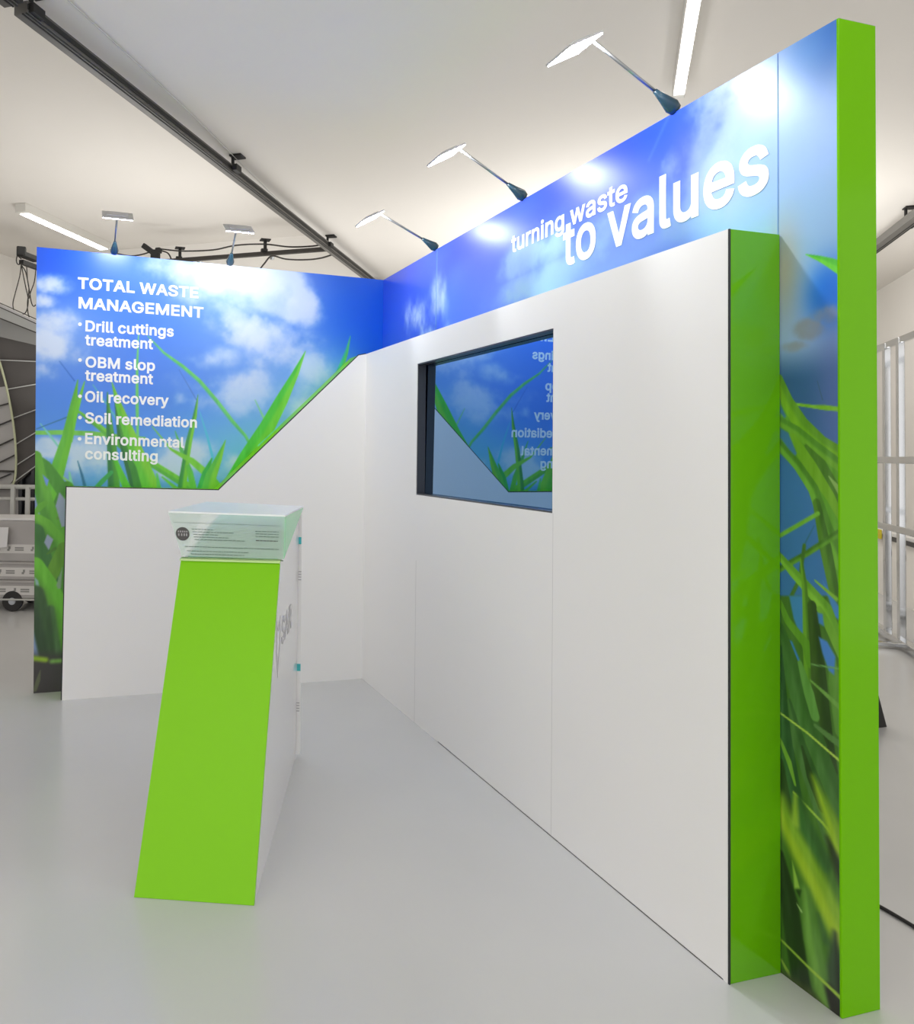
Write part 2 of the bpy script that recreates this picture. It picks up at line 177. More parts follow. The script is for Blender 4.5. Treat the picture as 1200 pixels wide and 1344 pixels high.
HEAVY = {"A":[492,[[[497,-21],[293,531],[186,532],[-17,-23],[102,-22],[152,118],[326,118],[328,117],[378,-23],[496,-24]],[[291,223],[188,223],[238,373],[240,371],[258,315]]]],"B":[468,[[[413,430],[401,454],[393,466],[385,476],[366,495],[342,511],[312,523],[276,531],[252,532],[38,532],[38,-23],[252,-23],[292,-21],[324,-15],[352,-4],[380,11],[403,32],[421,56],[433,82],[439,106],[441,124],[439,166],[433,192],[419,222],[411,234],[394,252],[372,268],[397,292],[409,310],[417,330],[421,352],[422,378],[419,404]],[[328,160],[331,144],[329,120],[325,110],[319,104],[300,89],[278,83],[248,81],[148,82],[148,206],[252,207],[282,203],[296,196],[308,188],[320,174]],[[310,386],[311,360],[307,346],[298,333],[288,323],[278,317],[252,310],[148,310],[148,427],[264,426],[284,420],[296,411],[305,400]]]],"D":[514,[[[471,361],[455,403],[431,441],[411,463],[400,474],[366,498],[324,518],[274,530],[242,532],[38,532],[37,-23],[222,-24],[272,-20],[322,-8],[362,10],[398,36],[433,73],[455,109],[473,157],[483,203],[485,259],[483,307]],[[366,325],[374,289],[375,249],[373,219],[367,187],[359,161],[342,133],[326,116],[314,107],[282,90],[248,83],[212,81],[149,81],[148,427],[224,428],[256,426],[282,420],[304,410],[327,393],[345,373],[358,351]]]],"E":[431,[[[396,530],[394,532],[38,532],[37,530],[38,-23],[399,-22],[398,81],[148,82],[148,204],[379,206],[378,309],[148,310],[148,426],[150,427],[394,427],[396,430]]]],"G":[532,[[[491,381],[483,403],[471,425],[455,451],[442,465],[418,488],[398,502],[374,516],[348,526],[294,538],[260,539],[220,536],[176,523],[130,500],[95,471],[72,443],[47,403],[29,357],[19,307],[17,259],[19,201],[29,151],[48,105],[71,67],[102,32],[138,4],[178,-16],[222,-28],[272,-30],[310,-28],[328,-24],[352,-18],[384,-4],[419,19],[448,48],[467,73],[489,117],[499,157],[501,195],[500,279],[260,279],[260,176],[388,187],[389,185],[384,155],[377,137],[364,117],[352,105],[334,93],[313,83],[294,78],[268,76],[244,79],[220,85],[200,94],[179,111],[160,131],[146,155],[136,183],[129,215],[127,259],[130,295],[136,325],[146,353],[159,377],[178,398],[196,413],[218,424],[240,430],[280,432],[294,430],[314,424],[340,410],[360,390],[369,379],[380,355],[391,327],[394,324],[502,324],[503,331]]]],"L":[405,[[[385,80],[148,82],[148,530],[146,532],[38,532],[37,-22],[384,-23]]]],"M":[640,[[[591,530],[590,532],[462,532],[459,530],[333,204],[316,154],[314,155],[169,530],[166,532],[38,532],[37,-22],[145,-22],[146,288],[269,-22],[272,-23],[359,-22],[480,288],[481,-22],[590,-23]]]],"N":[535,[[[487,530],[486,532],[376,532],[375,530],[375,180],[374,178],[150,531],[38,532],[38,-23],[148,-22],[148,333],[373,-22],[487,-22]]]],"O":[545,[[[503,359],[485,405],[461,443],[433,475],[396,504],[354,524],[312,536],[272,539],[222,536],[178,523],[138,504],[101,475],[73,443],[49,405],[31,359],[19,307],[17,259],[19,201],[31,149],[49,105],[73,65],[104,31],[138,5],[178,-15],[222,-28],[264,-30],[312,-28],[354,-16],[398,6],[430,31],[461,65],[485,105],[503,149],[513,199],[517,251],[513,309]],[[398,325],[404,291],[407,257],[404,217],[398,185],[387,153],[372,129],[354,110],[338,97],[314,85],[290,79],[260,78],[242,79],[218,85],[196,97],[176,112],[162,129],[147,153],[136,183],[129,215],[127,259],[129,293],[136,325],[147,355],[162,379],[179,399],[202,416],[218,423],[242,430],[278,432],[292,430],[316,424],[336,414],[352,402],[372,379],[387,355]]]],"R":[461,[[[423,417],[411,445],[395,469],[372,492],[344,510],[312,522],[278,530],[242,532],[37,531],[38,-24],[147,-23],[148,173],[150,174],[234,173],[340,-24],[466,-23],[347,197],[348,199],[370,212],[396,238],[411,259],[423,287],[431,319],[433,349],[431,385]],[[318,381],[321,361],[321,335],[318,325],[308,304],[288,288],[272,283],[232,279],[148,280],[148,428],[238,428],[274,424],[298,412],[312,395]]]],"S":[459,[[[421,411],[409,441],[397,461],[377,485],[354,504],[332,516],[290,532],[260,538],[236,539],[194,538],[174,534],[128,519],[100,504],[76,485],[56,461],[45,443],[39,433],[31,405],[28,369],[33,335],[47,301],[72,270],[100,249],[136,231],[178,216],[254,196],[298,177],[313,165],[317,159],[321,149],[321,133],[320,125],[313,109],[304,99],[290,88],[272,80],[248,75],[204,74],[176,81],[162,86],[148,96],[138,109],[130,125],[124,160],[12,160],[19,103],[29,73],[44,47],[66,22],[90,2],[120,-13],[148,-24],[184,-30],[230,-32],[268,-30],[298,-24],[332,-12],[362,6],[388,28],[406,51],[421,77],[431,119],[431,163],[426,183],[415,209],[405,225],[391,241],[374,256],[356,268],[328,282],[292,296],[192,324],[166,336],[156,343],[143,357],[140,367],[140,385],[144,397],[155,413],[176,426],[192,432],[206,434],[248,434],[270,428],[286,420],[301,405],[310,392],[320,354],[426,354],[428,355],[427,369]]]],"T":[461,[[[440,531],[8,531],[9,428],[168,427],[169,-24],[280,-23],[280,427],[439,428]]]],"W":[698,[[[700,531],[584,531],[493,172],[397,532],[288,531],[193,173],[100,531],[-13,532],[136,-23],[248,-23],[343,323],[436,-23],[547,-24]]]],"a":[401,[[[353,309],[342,333],[331,351],[313,369],[300,380],[282,390],[262,398],[236,404],[208,408],[172,408],[132,400],[100,388],[62,363],[46,347],[31,325],[9,279],[10,276],[112,246],[130,279],[148,296],[158,301],[176,306],[204,306],[228,302],[242,290],[249,279],[251,257],[250,254],[234,251],[158,242],[102,230],[62,212],[48,202],[33,187],[23,173],[13,153],[7,119],[7,95],[9,79],[16,55],[27,33],[44,12],[62,-4],[86,-17],[108,-25],[132,-30],[182,-32],[204,-28],[226,-20],[252,-6],[254,-24],[359,-23],[360,259],[359,279]],[[276,161],[255,147],[252,139],[248,117],[238,98],[226,86],[210,76],[188,70],[148,71],[130,79],[122,85],[118,91],[115,103],[118,119],[123,125],[134,134],[166,143],[234,152],[274,162]]]],"c":[408,[[[391,265],[377,305],[359,337],[351,347],[334,364],[320,374],[284,394],[268,400],[240,406],[226,408],[196,408],[170,405],[140,397],[104,380],[77,359],[53,333],[37,305],[27,283],[21,267],[13,233],[11,193],[13,143],[23,103],[37,71],[53,43],[78,17],[104,-4],[136,-19],[170,-29],[212,-32],[248,-28],[284,-18],[320,2],[348,28],[369,55],[381,81],[393,119],[290,145],[277,109],[272,101],[262,90],[248,80],[236,74],[218,70],[188,72],[174,77],[160,84],[148,96],[138,109],[130,127],[122,161],[120,187],[121,211],[130,249],[138,267],[160,291],[178,302],[206,306],[226,306],[244,300],[256,292],[274,271],[288,234],[386,258],[392,261]]]],"d":[436,[[[395,531],[287,531],[286,380],[260,396],[244,402],[222,406],[192,408],[162,406],[134,398],[98,380],[74,360],[51,333],[34,305],[21,269],[13,231],[11,171],[13,147],[19,115],[33,75],[51,43],[73,17],[100,-5],[128,-19],[162,-30],[192,-32],[220,-30],[242,-26],[262,-18],[288,0],[290,-24],[395,-23]],[[278,253],[287,215],[287,165],[281,135],[268,105],[250,85],[236,76],[222,72],[204,70],[186,72],[172,77],[158,85],[138,109],[125,143],[121,165],[122,217],[130,253],[138,269],[158,292],[172,300],[188,306],[220,306],[238,300],[252,292],[267,275]]]],"e":[416,[[[385,273],[379,291],[367,317],[353,339],[337,357],[298,386],[274,396],[250,404],[226,408],[202,408],[170,406],[134,395],[102,379],[76,358],[52,331],[33,299],[21,267],[13,231],[11,181],[15,133],[21,107],[33,75],[53,43],[76,18],[104,-4],[138,-20],[174,-30],[210,-32],[244,-30],[266,-26],[290,-18],[316,-6],[348,19],[367,41],[379,61],[395,107],[292,132],[274,95],[256,80],[244,74],[226,70],[196,71],[178,75],[162,83],[141,101],[129,123],[123,145],[394,146],[395,199],[393,231]],[[281,247],[283,239],[280,238],[152,241],[124,243],[138,273],[158,294],[174,302],[200,306],[220,306],[236,302],[250,294],[268,275]]]],"g":[437,[[[396,401],[394,403],[292,403],[289,401],[289,379],[288,378],[262,395],[244,402],[220,408],[194,408],[162,406],[128,396],[98,380],[74,360],[51,335],[34,303],[21,269],[13,233],[11,197],[13,149],[21,113],[25,101],[33,81],[51,51],[74,26],[100,6],[130,-8],[160,-16],[202,-18],[242,-14],[264,-5],[286,9],[287,7],[285,-29],[276,-47],[266,-58],[254,-65],[232,-72],[190,-73],[164,-67],[140,-51],[108,-10],[18,-61],[40,-97],[54,-115],[84,-141],[104,-153],[152,-170],[180,-174],[222,-174],[274,-166],[304,-156],[326,-144],[350,-126],[369,-105],[385,-77],[393,-45],[396,-15]],[[283,241],[288,215],[288,171],[284,149],[278,131],[271,115],[266,110],[246,93],[224,84],[184,85],[172,88],[155,99],[138,117],[130,133],[124,155],[121,179],[121,215],[130,253],[138,269],[148,282],[160,294],[188,306],[222,306],[248,294],[261,283],[271,271]]]],"i":[179,[[[137,401],[135,403],[31,403],[28,401],[28,-21],[31,-24],[137,-23]],[[148,501],[142,515],[132,527],[115,540],[99,546],[67,545],[51,539],[43,534],[37,529],[26,515],[20,501],[18,485],[20,465],[27,451],[37,437],[51,427],[69,420],[99,420],[115,426],[129,436],[141,451],[148,465],[150,477]]]],"l":[201,[[[137,531],[29,531],[29,81],[31,55],[39,31],[58,3],[80,-13],[108,-24],[150,-26],[209,-15],[188,80],[144,76],[139,77],[138,87]]]],"m":[622,[[[573,313],[561,341],[547,361],[530,378],[502,396],[486,402],[462,408],[434,410],[392,404],[370,396],[352,386],[334,374],[320,360],[318,360],[304,378],[280,396],[252,406],[242,408],[218,410],[180,404],[160,397],[136,382],[134,403],[30,403],[29,-23],[137,-23],[138,253],[146,277],[160,294],[178,304],[202,306],[226,302],[236,294],[249,275],[250,265],[251,-23],[358,-24],[359,249],[362,269],[370,285],[380,296],[396,304],[406,306],[422,306],[444,302],[455,295],[465,285],[470,271],[472,-23],[578,-24],[580,-21],[580,265],[579,285]]]],"n":[422,[[[373,303],[363,331],[347,355],[326,376],[306,389],[282,400],[258,406],[240,408],[196,406],[166,396],[136,380],[134,403],[30,403],[29,-23],[137,-23],[138,243],[147,271],[153,281],[162,290],[182,302],[196,305],[210,306],[228,304],[240,300],[252,292],[265,275],[270,257],[273,235],[273,-23],[380,-24],[381,245],[379,275]]]],"o":[427,[[[393,271],[382,299],[373,315],[363,331],[340,358],[312,380],[280,396],[244,406],[210,408],[172,406],[134,395],[104,380],[77,359],[53,333],[37,305],[27,283],[21,267],[13,233],[11,193],[13,143],[23,103],[37,71],[53,43],[78,17],[104,-4],[136,-19],[170,-29],[204,-32],[244,-30],[278,-20],[312,-4],[338,17],[363,45],[382,77],[395,111],[403,149],[405,189],[403,227]],[[287,245],[294,209],[294,167],[291,145],[285,125],[269,97],[258,87],[242,77],[216,71],[188,72],[174,77],[160,84],[138,109],[130,127],[121,165],[121,201],[124,225],[130,249],[138,267],[146,277],[160,291],[178,302],[206,306],[228,304],[242,300],[252,294],[267,279],[276,267]]]],"p":[436,[[[405,267],[389,307],[374,333],[363,347],[350,361],[326,380],[296,396],[262,406],[232,408],[204,406],[180,402],[160,394],[136,378],[134,403],[30,403],[30,-166],[137,-165],[138,-2],[162,-17],[192,-28],[228,-32],[262,-30],[296,-20],[324,-5],[357,23],[375,45],[388,69],[403,105],[407,121],[413,163],[414,197],[411,231]],[[300,233],[305,191],[300,145],[293,123],[279,99],[260,81],[240,73],[228,71],[200,73],[188,76],[176,84],[161,99],[150,117],[142,141],[137,165],[137,205],[140,229],[147,255],[164,283],[176,294],[202,305],[236,306],[252,300],[266,292],[280,277],[293,255]]]],"r":[271,[[[267,405],[234,408],[186,406],[162,399],[136,385],[134,403],[30,403],[29,401],[30,-24],[137,-23],[137,239],[140,257],[146,271],[159,287],[180,298],[194,302],[222,302],[266,296]]]],"s":[377,[[[354,277],[332,333],[317,354],[301,371],[283,384],[263,394],[241,402],[217,406],[183,408],[157,406],[131,401],[101,390],[83,380],[67,368],[46,345],[38,333],[32,323],[26,301],[24,279],[24,265],[27,243],[37,215],[55,192],[79,172],[109,158],[143,147],[221,128],[238,119],[244,109],[244,101],[240,91],[234,85],[217,75],[201,71],[171,70],[147,75],[137,80],[129,88],[123,97],[109,134],[7,112],[19,65],[30,41],[44,23],[61,6],[77,-6],[105,-20],[127,-26],[179,-32],[217,-30],[243,-24],[275,-12],[293,-2],[309,10],[332,33],[344,55],[352,79],[355,103],[354,121],[352,135],[342,163],[323,188],[297,208],[271,222],[151,254],[137,264],[133,271],[132,277],[137,291],[145,298],[155,304],[177,308],[203,308],[219,304],[238,285],[255,250],[353,272]]]],"t":[239,[[[227,401],[226,403],[150,403],[148,495],[42,495],[40,403],[-16,403],[-17,401],[-17,305],[41,303],[41,91],[45,57],[56,29],[76,4],[102,-14],[132,-24],[166,-28],[184,-28],[202,-26],[241,-15],[221,79],[176,74],[160,74],[154,77],[152,81],[149,97],[149,303],[227,305]]]],"u":[422,[[[381,402],[273,402],[273,152],[270,132],[263,108],[246,89],[226,78],[208,75],[182,76],[166,82],[154,91],[148,100],[139,122],[137,142],[137,402],[29,402],[29,134],[31,102],[37,74],[48,48],[63,24],[82,5],[104,-11],[128,-20],[154,-27],[192,-29],[212,-27],[244,-17],[274,1],[276,-23],[381,-22]]]],"v":[401,[[[406,402],[287,402],[196,146],[194,145],[101,402],[-17,402],[146,-23],[243,-22]]]],"w":[579,[[[575,401],[574,403],[462,402],[398,173],[396,175],[334,402],[234,402],[170,171],[106,401],[104,403],[-8,402],[119,-23],[216,-22],[284,211],[297,159],[351,-23],[446,-24]]]],"y":[401,[[[406,402],[289,402],[196,146],[194,144],[101,402],[-17,402],[137,-2],[123,-42],[113,-58],[108,-62],[98,-66],[86,-66],[43,-60],[20,-153],[50,-165],[72,-169],[94,-169],[130,-165],[150,-157],[168,-147],[195,-122],[207,-106],[229,-60]]]]," ":[188,[]]}
def line_loops(text, track=0, face=None):
    x = 0; out = []
    for ch in text:
        adv, loops = (face or GLYPHS)[ch]
        if loops: out.append([[(px + x, py) for px, py in l] for l in loops])
        x += adv + track
    return out
def inside(p, poly):
    c = False; n = len(poly)
    for i in range(n):
        a, b = poly[i - 1], poly[i]
        if (a[1] > p[1]) != (b[1] > p[1]) and p[0] < (b[0] - a[0]) * (p[1] - a[1]) / (b[1] - a[1]) + a[0]: c = not c
    return c
def area(l): return abs(sum(l[i - 1][0] * l[i][1] - l[i][0] * l[i - 1][1] for i in range(len(l)))) / 2
def add_text(bm, text, origin, ux, uz, nrm, width, em, thick=.0012, shear=0., track=0, face=None):
    """text set from origin along ux, `width` metres wide, `em` metres per em high"""
    gl = line_loops(text, track, face); xs = [p[0] for g in gl for l in g for p in l]; x0, x1 = min(xs), max(xs)
    o, ux, uz, nrm = (np.array(q, float) for q in (origin, ux, uz, nrm))
    def P(p, h): return V3(o + ux * ((p[0] - x0) / (x1 - x0) * width) + uz * (p[1] / 1000 * em + shear * (p[0] - x0) / (x1 - x0) * width) + nrm * h)
    for g in gl:
        outers = []; holes = []
        for l in g:
            (holes if any(k is not l and area(k) > area(l) and inside(l[0], k) for k in g) else outers).append(l)
        for ou in outers:
            loops = [ou] + [h for h in holes if inside(h[0], ou)]
            flat = [p for l in loops for p in l]
            tris = tessellate_polygon([[Vector((p[0], p[1], 0)) for p in l] for l in loops])
            top = [bm.verts.new(P(p, thick)) for p in flat]
            for t in tris:
                try: bm.faces.new([top[i] for i in t])
                except ValueError: pass
            base = [bm.verts.new(P(p, 0.0002)) for p in flat]; k = 0
            for l in loops:
                n = len(l)
                for i in range(n):
                    a, b = k + i, k + (i + 1) % n
                    try: bm.faces.new((top[a], top[b], base[b], base[a]))
                    except ValueError: pass
                k += n

# ------------------------------------------------------------------ the printed picture: numpy painter over a fine vertex grid
RNG = np.random.RandomState(11)
def value_noise(x, y, seed):
    r = np.random.RandomState(seed).rand(64, 64)
    xi, yi = np.floor(x).astype(int), np.floor(y).astype(int); fx, fy = x - xi, y - yi
    fx, fy = fx * fx * (3 - 2 * fx), fy * fy * (3 - 2 * fy)
    g = lambda i, j: r[i % 64, j % 64]
    return (g(xi, yi) * (1 - fx) + g(xi + 1, yi) * fx) * (1 - fy) + (g(xi, yi + 1) * (1 - fx) + g(xi + 1, yi + 1) * fx) * fy
def fbm(x, y, seed=0, octv=6):
    s = 0; a = .5; t = 0
    for k in range(octv):
        s = s + a * value_noise(x * 2 ** k + 7.3 * k, y * 2 ** k + 3.1 * k, seed + k); t += a; a *= .55
    return s / t
def sstep(a, b, x):
    t = np.clip((x - a) / (b - a), 0, 1); return t * t * (3 - 2 * t)
def over(C, m, c): C += m[:, None] * (np.array(c, float) - C)
def p_blob(C, S, Z, cx, cz, rx, rz, c, k=1.0, ang=0.):
    dx, dz = S - cx, Z - cz; ca, sa = math.cos(ang), math.sin(ang)
    q = ((dx * ca + dz * sa) / rx) ** 2 + ((-dx * sa + dz * ca) / rz) ** 2
    over(C, k * np.exp(-q), c)
def p_cloud(C, S, Z, blobs, c, seed, scale=3.5, amp=1.2, lo=.35, hi=.95, stretch=1.):
    F = np.zeros_like(S)
    for cx, cz, rx, rz, k in blobs: F = np.maximum(F, k * np.exp(-((S - cx) / rx) ** 2 - ((Z - cz) / rz) ** 2))
    n = fbm(S * scale, Z * scale * stretch, seed)
    m = sstep(lo, hi, F + (n - .5) * 2 * amp * np.minimum(F * 1.6, 1))
    over(C, m * np.clip(.55 + .9 * fbm(S * scale * 1.7 + 5, Z * scale * 1.7, seed + 20), 0, 1), c)
def p_blade(C, S, Z, pts, c1, c2=None, soft=.003, k=1.0):
    """pts: (s, z, width) along the leaf"""
    c2 = c2 or c1
    P = np.array(pts); pad = P[:, 2].max() + soft * 2
    idx = np.where((S > P[:, 0].min() - pad) & (S < P[:, 0].max() + pad) & (Z > P[:, 1].min() - pad) & (Z < P[:, 1].max() + pad))[0]
    if not len(idx): return
    s, z = S[idx], Z[idx]; best = np.full(len(idx), -9.); side = np.zeros(len(idx))
    for (a0, a1, wa), (b0, b1, wb) in zip(pts, pts[1:]):
        dx, dz = b0 - a0, b1 - a1; L2 = dx * dx + dz * dz + 1e-12
        t = np.clip(((s - a0) * dx + (z - a1) * dz) / L2, 0, 1)
        d = np.hypot(s - a0 - t * dx, z - a1 - t * dz); wd = (wa + (wb - wa) * t) / 2
        v = wd - d; sg = ((s - a0) * dz - (z - a1) * dx) / math.sqrt(L2) / np.maximum(wd, 1e-4)
        up = v > best; best[up] = v[up]; side[up] = sg[up]
    m = sstep(-soft, soft, best) * k
    f = sstep(-.35, .35, side)[:, None]
    cc = np.array(c1, float) * (1 - f) + np.array(c2, float) * f
    C[idx] += m[:, None] * (cc - C[idx])
def p_poly(C, S, Z, poly, c, k=1.0, soft=.004):
    P = np.array(poly)
    idx = np.where((S > P[:, 0].min() - .01) & (S < P[:, 0].max() + .01) & (Z > P[:, 1].min() - .01) & (Z < P[:, 1].max() + .01))[0]
    if not len(idx): return
    s, z = S[idx], Z[idx]; ins = np.zeros(len(idx), bool); dist = np.full(len(idx), 9.)
    for i in range(len(P)):
        (x1, y1), (x2, y2) = P[i - 1], P[i]; dx, dy = x2 - x1, y2 - y1
        t = np.clip(((s - x1) * dx + (z - y1) * dy) / (dx * dx + dy * dy + 1e-12), 0, 1)
        dist = np.minimum(dist, np.hypot(s - x1 - t * dx, z - y1 - t * dy))
        if y1 != y2: ins ^= ((y1 > z) != (y2 > z)) & (s < dx * (z - y1) / dy + x1)
    m = sstep(-soft, soft, np.where(ins, dist, -dist))[:, None] * k
    C[idx] += m * (np.array(c, float) - C[idx])
def print_mesh(name, P, C, nu, nv, m, parent):
    """P (nu*nv,3) world points, C (nu*nv,3) sRGB 0-255"""
    me = bpy.data.meshes.new(name); org = np.array(world_loc(parent))
    i = np.arange(nu * nv).reshape(nv, nu)
    q = np.stack([i[:-1, :-1], i[:-1, 1:], i[1:, 1:], i[1:, :-1]], -1).reshape(-1, 4)
    me.vertices.add(nu * nv); me.vertices.foreach_set('co', (P - org).astype(np.float32).ravel())
    me.loops.add(q.size); me.loops.foreach_set('vertex_index', q.astype(np.int32).ravel())
    me.polygons.add(len(q)); me.polygons.foreach_set('loop_start', np.arange(0, q.size, 4, dtype=np.int32))
    me.update(calc_edges=True)
    c = np.clip(C, 0, 255) / 255; c = np.where(c <= .04045, c / 12.92, ((c + .055) / 1.055) ** 2.4)
    at = me.color_attributes.new('picture', 'FLOAT_COLOR', 'POINT')
    at.data.foreach_set('color', np.hstack([c, np.ones((len(c), 1))]).astype(np.float32).ravel())
    me.materials.append(m); o = bpy.data.objects.new(name, me); col.objects.link(o); o.parent = parent
    return o
# ------------------------------------------------------------------ materials
M = {}
M['floor'] = mat('floor_paint', lin((197, 197, 197)), rough=.22, spec=.5, var=.03, vscale=1.2)
M['ceiling'] = mat('ceiling_paint', lin((226, 222, 216)), rough=.8, var=.02, vscale=.6)
M['wall'] = mat('wall_paint', lin((240, 237, 232)), rough=.7, var=.015, vscale=.8)
M['white_gloss'] = mat('white_gloss_laminate', lin((231, 230, 230)), rough=.1, spec=.6)
M['white'] = mat('white_laminate', lin((236, 235, 234)), rough=.42, spec=.35)
M['lime'] = mat('lime_laminate', lin((126, 200, 3)), rough=.32, spec=.25)
M['lime_deep'] = mat('green_laminate', lin((110, 184, 0)), rough=.14, spec=.12)
M['green_gloss'] = mat('gloss_green_laminate', lin((100, 176, 2)), rough=.10, spec=.55)
M['groove'] = mat('joint_shadow_gap', lin((150, 150, 150)), rough=.8)
M['dark_gap'] = mat('dark_edge', lin((40, 42, 44)), rough=.6)
M['letter'] = mat('white_vinyl', (.95, .95, .95), rough=.4)
M['black'] = mat('black_plastic', lin((22, 22, 26)), rough=.35)
M['bezel'] = mat('dark_frame', lin((62, 62, 68)), rough=.3)
M['screen'] = mat('screen_glass', (.185, .35, .58), rough=.012, metal=1.0)
M['steel'] = mat('brushed_steel', (.40, .41, .43), rough=.28, metal=1.0)
M['chrome'] = mat('chrome', (.62, .63, .64), rough=.07, metal=1.0)
M['alu'] = mat('dark_anodised_track', lin((92, 90, 86)), rough=.35, metal=.3)
M['alu_dark'] = mat('black_track_groove', lin((26, 25, 24)), rough=.6)
M['cable'] = mat('cable_rubber', lin((52, 48, 44)), rough=.6)
M['lampbody'] = mat('silver_lamp_housing', lin((196, 196, 198)), rough=.35, metal=.2)
M['clamp'] = mat('lamp_clamp_plastic', lin((38, 70, 88)), rough=.22, spec=.6)
M['tube'] = glow('fluorescent_diffuser', (1, .985, .95), TUBE_STRENGTH)
M['spot'] = glow('led_panel', (.88, .945, 1), SPOT_STRENGTH)
M['fixture'] = mat('fixture_white', lin((214, 212, 206)), rough=.5)
M['acrylic'] = acrylic('clear_acrylic', (.80, .93, .88), .30)
M['acrylic_top'] = acrylic('frosted_acrylic_lid', (.95, .97, .97), .88, .3)
M['acrylic_side'] = acrylic('green_tinted_acrylic', (.22, .80, .36), .92, .12)
M['desk'] = mat('mint_desk_top', lin((150, 206, 172)), rough=.25)
M['ink'] = mat('grey_print', lin((92, 110, 102)), rough=.6)
M['ink_dark'] = mat('dark_grey_print', lin((84, 82, 82)), rough=.6)
M['logo_grey'] = mat('logo_grey', lin((168, 166, 170)), rough=.6)
M['teal'] = mat('teal_print', lin((70, 190, 195)), rough=.4)
M['crate'] = mat('grey_crate_plastic', lin((172, 168, 166)), rough=.55, var=.04, vscale=6)
M['crate_band'] = mat('crate_label_paper', lin((212, 209, 206)), rough=.7)
M['paper'] = mat('white_paper', lin((224, 222, 222)), rough=.7)
M['fabric'] = mat('charcoal_fabric', lin((88, 84, 82)), rough=.9, var=.06, vscale=3, bump=.2)
M['fabric_light'] = mat('light_grey_fabric', lin((176, 173, 171)), rough=.85, var=.05, vscale=3)
M['trim_grey'] = mat('pale_grey_trim', lin((188, 188, 184)), rough=.5)
M['mid_grey'] = mat('mid_grey_panel', lin((140, 139, 136)), rough=.6)
M['olive'] = mat('olive_tube', lin((188, 192, 158)), rough=.35)
M['yellow'] = mat('yellow_tape', lin((222, 205, 30)), rough=.5)
M['rubber'] = mat('black_rubber', lin((38, 36, 36)), rough=.7)

def print_material():
    m = bpy.data.materials.new('printed_picture'); m.use_nodes = True; nt = m.node_tree; b = nt.nodes['Principled BSDF']
    a = nt.nodes.new('ShaderNodeVertexColor'); a.layer_name = 'picture'
    nt.links.new(a.outputs['Color'], b.inputs['Base Color'])
    b.inputs['Roughness'].default_value = .30; b.inputs['Specular IOR Level'].default_value = .5
    return m
M['print'] = print_material()

# ------------------------------------------------------------------ the hall
bm = bmesh.new(); f = [hall(a, b, 0) for a, b in ((-3, -7.75), (13, -7.75), (13, 5.5), (-3, 5.5))]
add_prism(bm, f, (0, 0, -.1)); struct('floor', bm, M['floor'])
ZS = 3.45; EDGE = -2.60; BW = 3.15
bm = bmesh.new(); add_prism(bm, [hall(a, b, 4.0) for a, b in ((-3, -7.75), (9.1, -7.75), (9.1, EDGE), (-3, EDGE))], (0, 0, .1)); struct('ceiling', bm, M['ceiling'])
bm = bmesh.new(); add_prism(bm, [hall(a, b, ZS) for a, b in ((-3, EDGE), (13, EDGE), (13, 5.5), (-3, 5.5))], (0, 0, .65)); struct('ceiling_soffit', bm, M['ceiling'])
bm = bmesh.new(); add_prism(bm, [hall(a, b, 0) for a, b in ((9.1, -7.85), (9.2, -7.85), (9.2, EDGE), (9.1, EDGE))], (0, 0, 4.1)); struct('wall_far', bm, M['wall'])
bm = bmesh.new(); add_prism(bm, [hall(a, b, 0) for a, b in ((9.2, EDGE), (13.1, EDGE), (13.1, EDGE - .1), (9.2, EDGE - .1))], (0, 0, 3.5)); struct('wall_recess', bm, M['wall'])
bm = bmesh.new(); add_prism(bm, [hall(a, b, 0) for a, b in ((13, EDGE), (13.1, EDGE), (13.1, BW), (13, BW))], (0, 0, 3.5)); struct('wall_back', bm, M['wall'])
bm = bmesh.new(); add_prism(bm, [hall(a, b, 0) for a, b in ((-3, -7.75), (9.1, -7.75), (9.1, -7.85), (-3, -7.85))], (0, 0, 4.1)); struct('wall_left', bm, M['wall'])
bm = bmesh.new(); add_prism(bm, [hall(a, b, 0) for a, b in ((4.5, BW), (13.1, BW), (13.1, BW + .1), (4.5, BW + .1))], (0, 0, 3.5)); struct('wall_right', bm, M['wall'])

# ------------------------------------------------------------------ left display wall (picture at y = 0)
D1, D2 = .175, .173
TL, BL = at_y(48.3, 324, 0), at_y(44, 907, 0); BL[2] = 0
H = 2.5
disp = thing('display_wall', (-1.05, .06, 0), 'blue sky and grass display wall carrying the white TOTAL WASTE MANAGEMENT list', 'display wall')
bm = bmesh.new()
add_hull8(bm, [(BL[0], .003, 0), (0, .003, 0), (.121, .12, 0), (BL[0], .12, 0), (TL[0], .003, TL[2]), (0, .003, H), (.121, .12, H), (TL[0], .12, TL[2])])
obj('wall_frame', bm, M['trim_grey'], disp)
nu, nv = 420, 500
uu, vv = np.meshgrid(np.linspace(0, 1, nu), np.linspace(0, 1, nv))
bot = BL[None, None] * (1 - uu[..., None]) + 0
topp = TL[None, None] * (1 - uu[..., None]) + np.array([0, 0, H]) * uu[..., None]
P = (bot * (1 - vv[..., None]) + topp * vv[..., None]).reshape(-1, 3); P[:, 1] = 0
S, Z = P[:, 0], P[:, 2]
def a1(x, y): q = at_y(x, y, 0); return q[0], q[2]
PXM = 1 / 217.
def blade1(pts, c1, c2=None, soft=.0035, k=1.): p_blade(C, S, Z, [a1(x, y) + (wd * PXM,) for x, y, wd in pts], c1, c2, soft, k)
def blob1(x, y, rx, ry, c, k=1., ang=0.): s, z = a1(x, y); p_blob(C, S, Z, s, z, rx * PXM, ry * PXM, c, k, ang)
def cloud1(bl, c, seed, **kw):
    p_cloud(C, S, Z, [a1(x, y) + (rx * PXM, ry * PXM, k) for x, y, rx, ry, k in bl], c, seed, **kw)
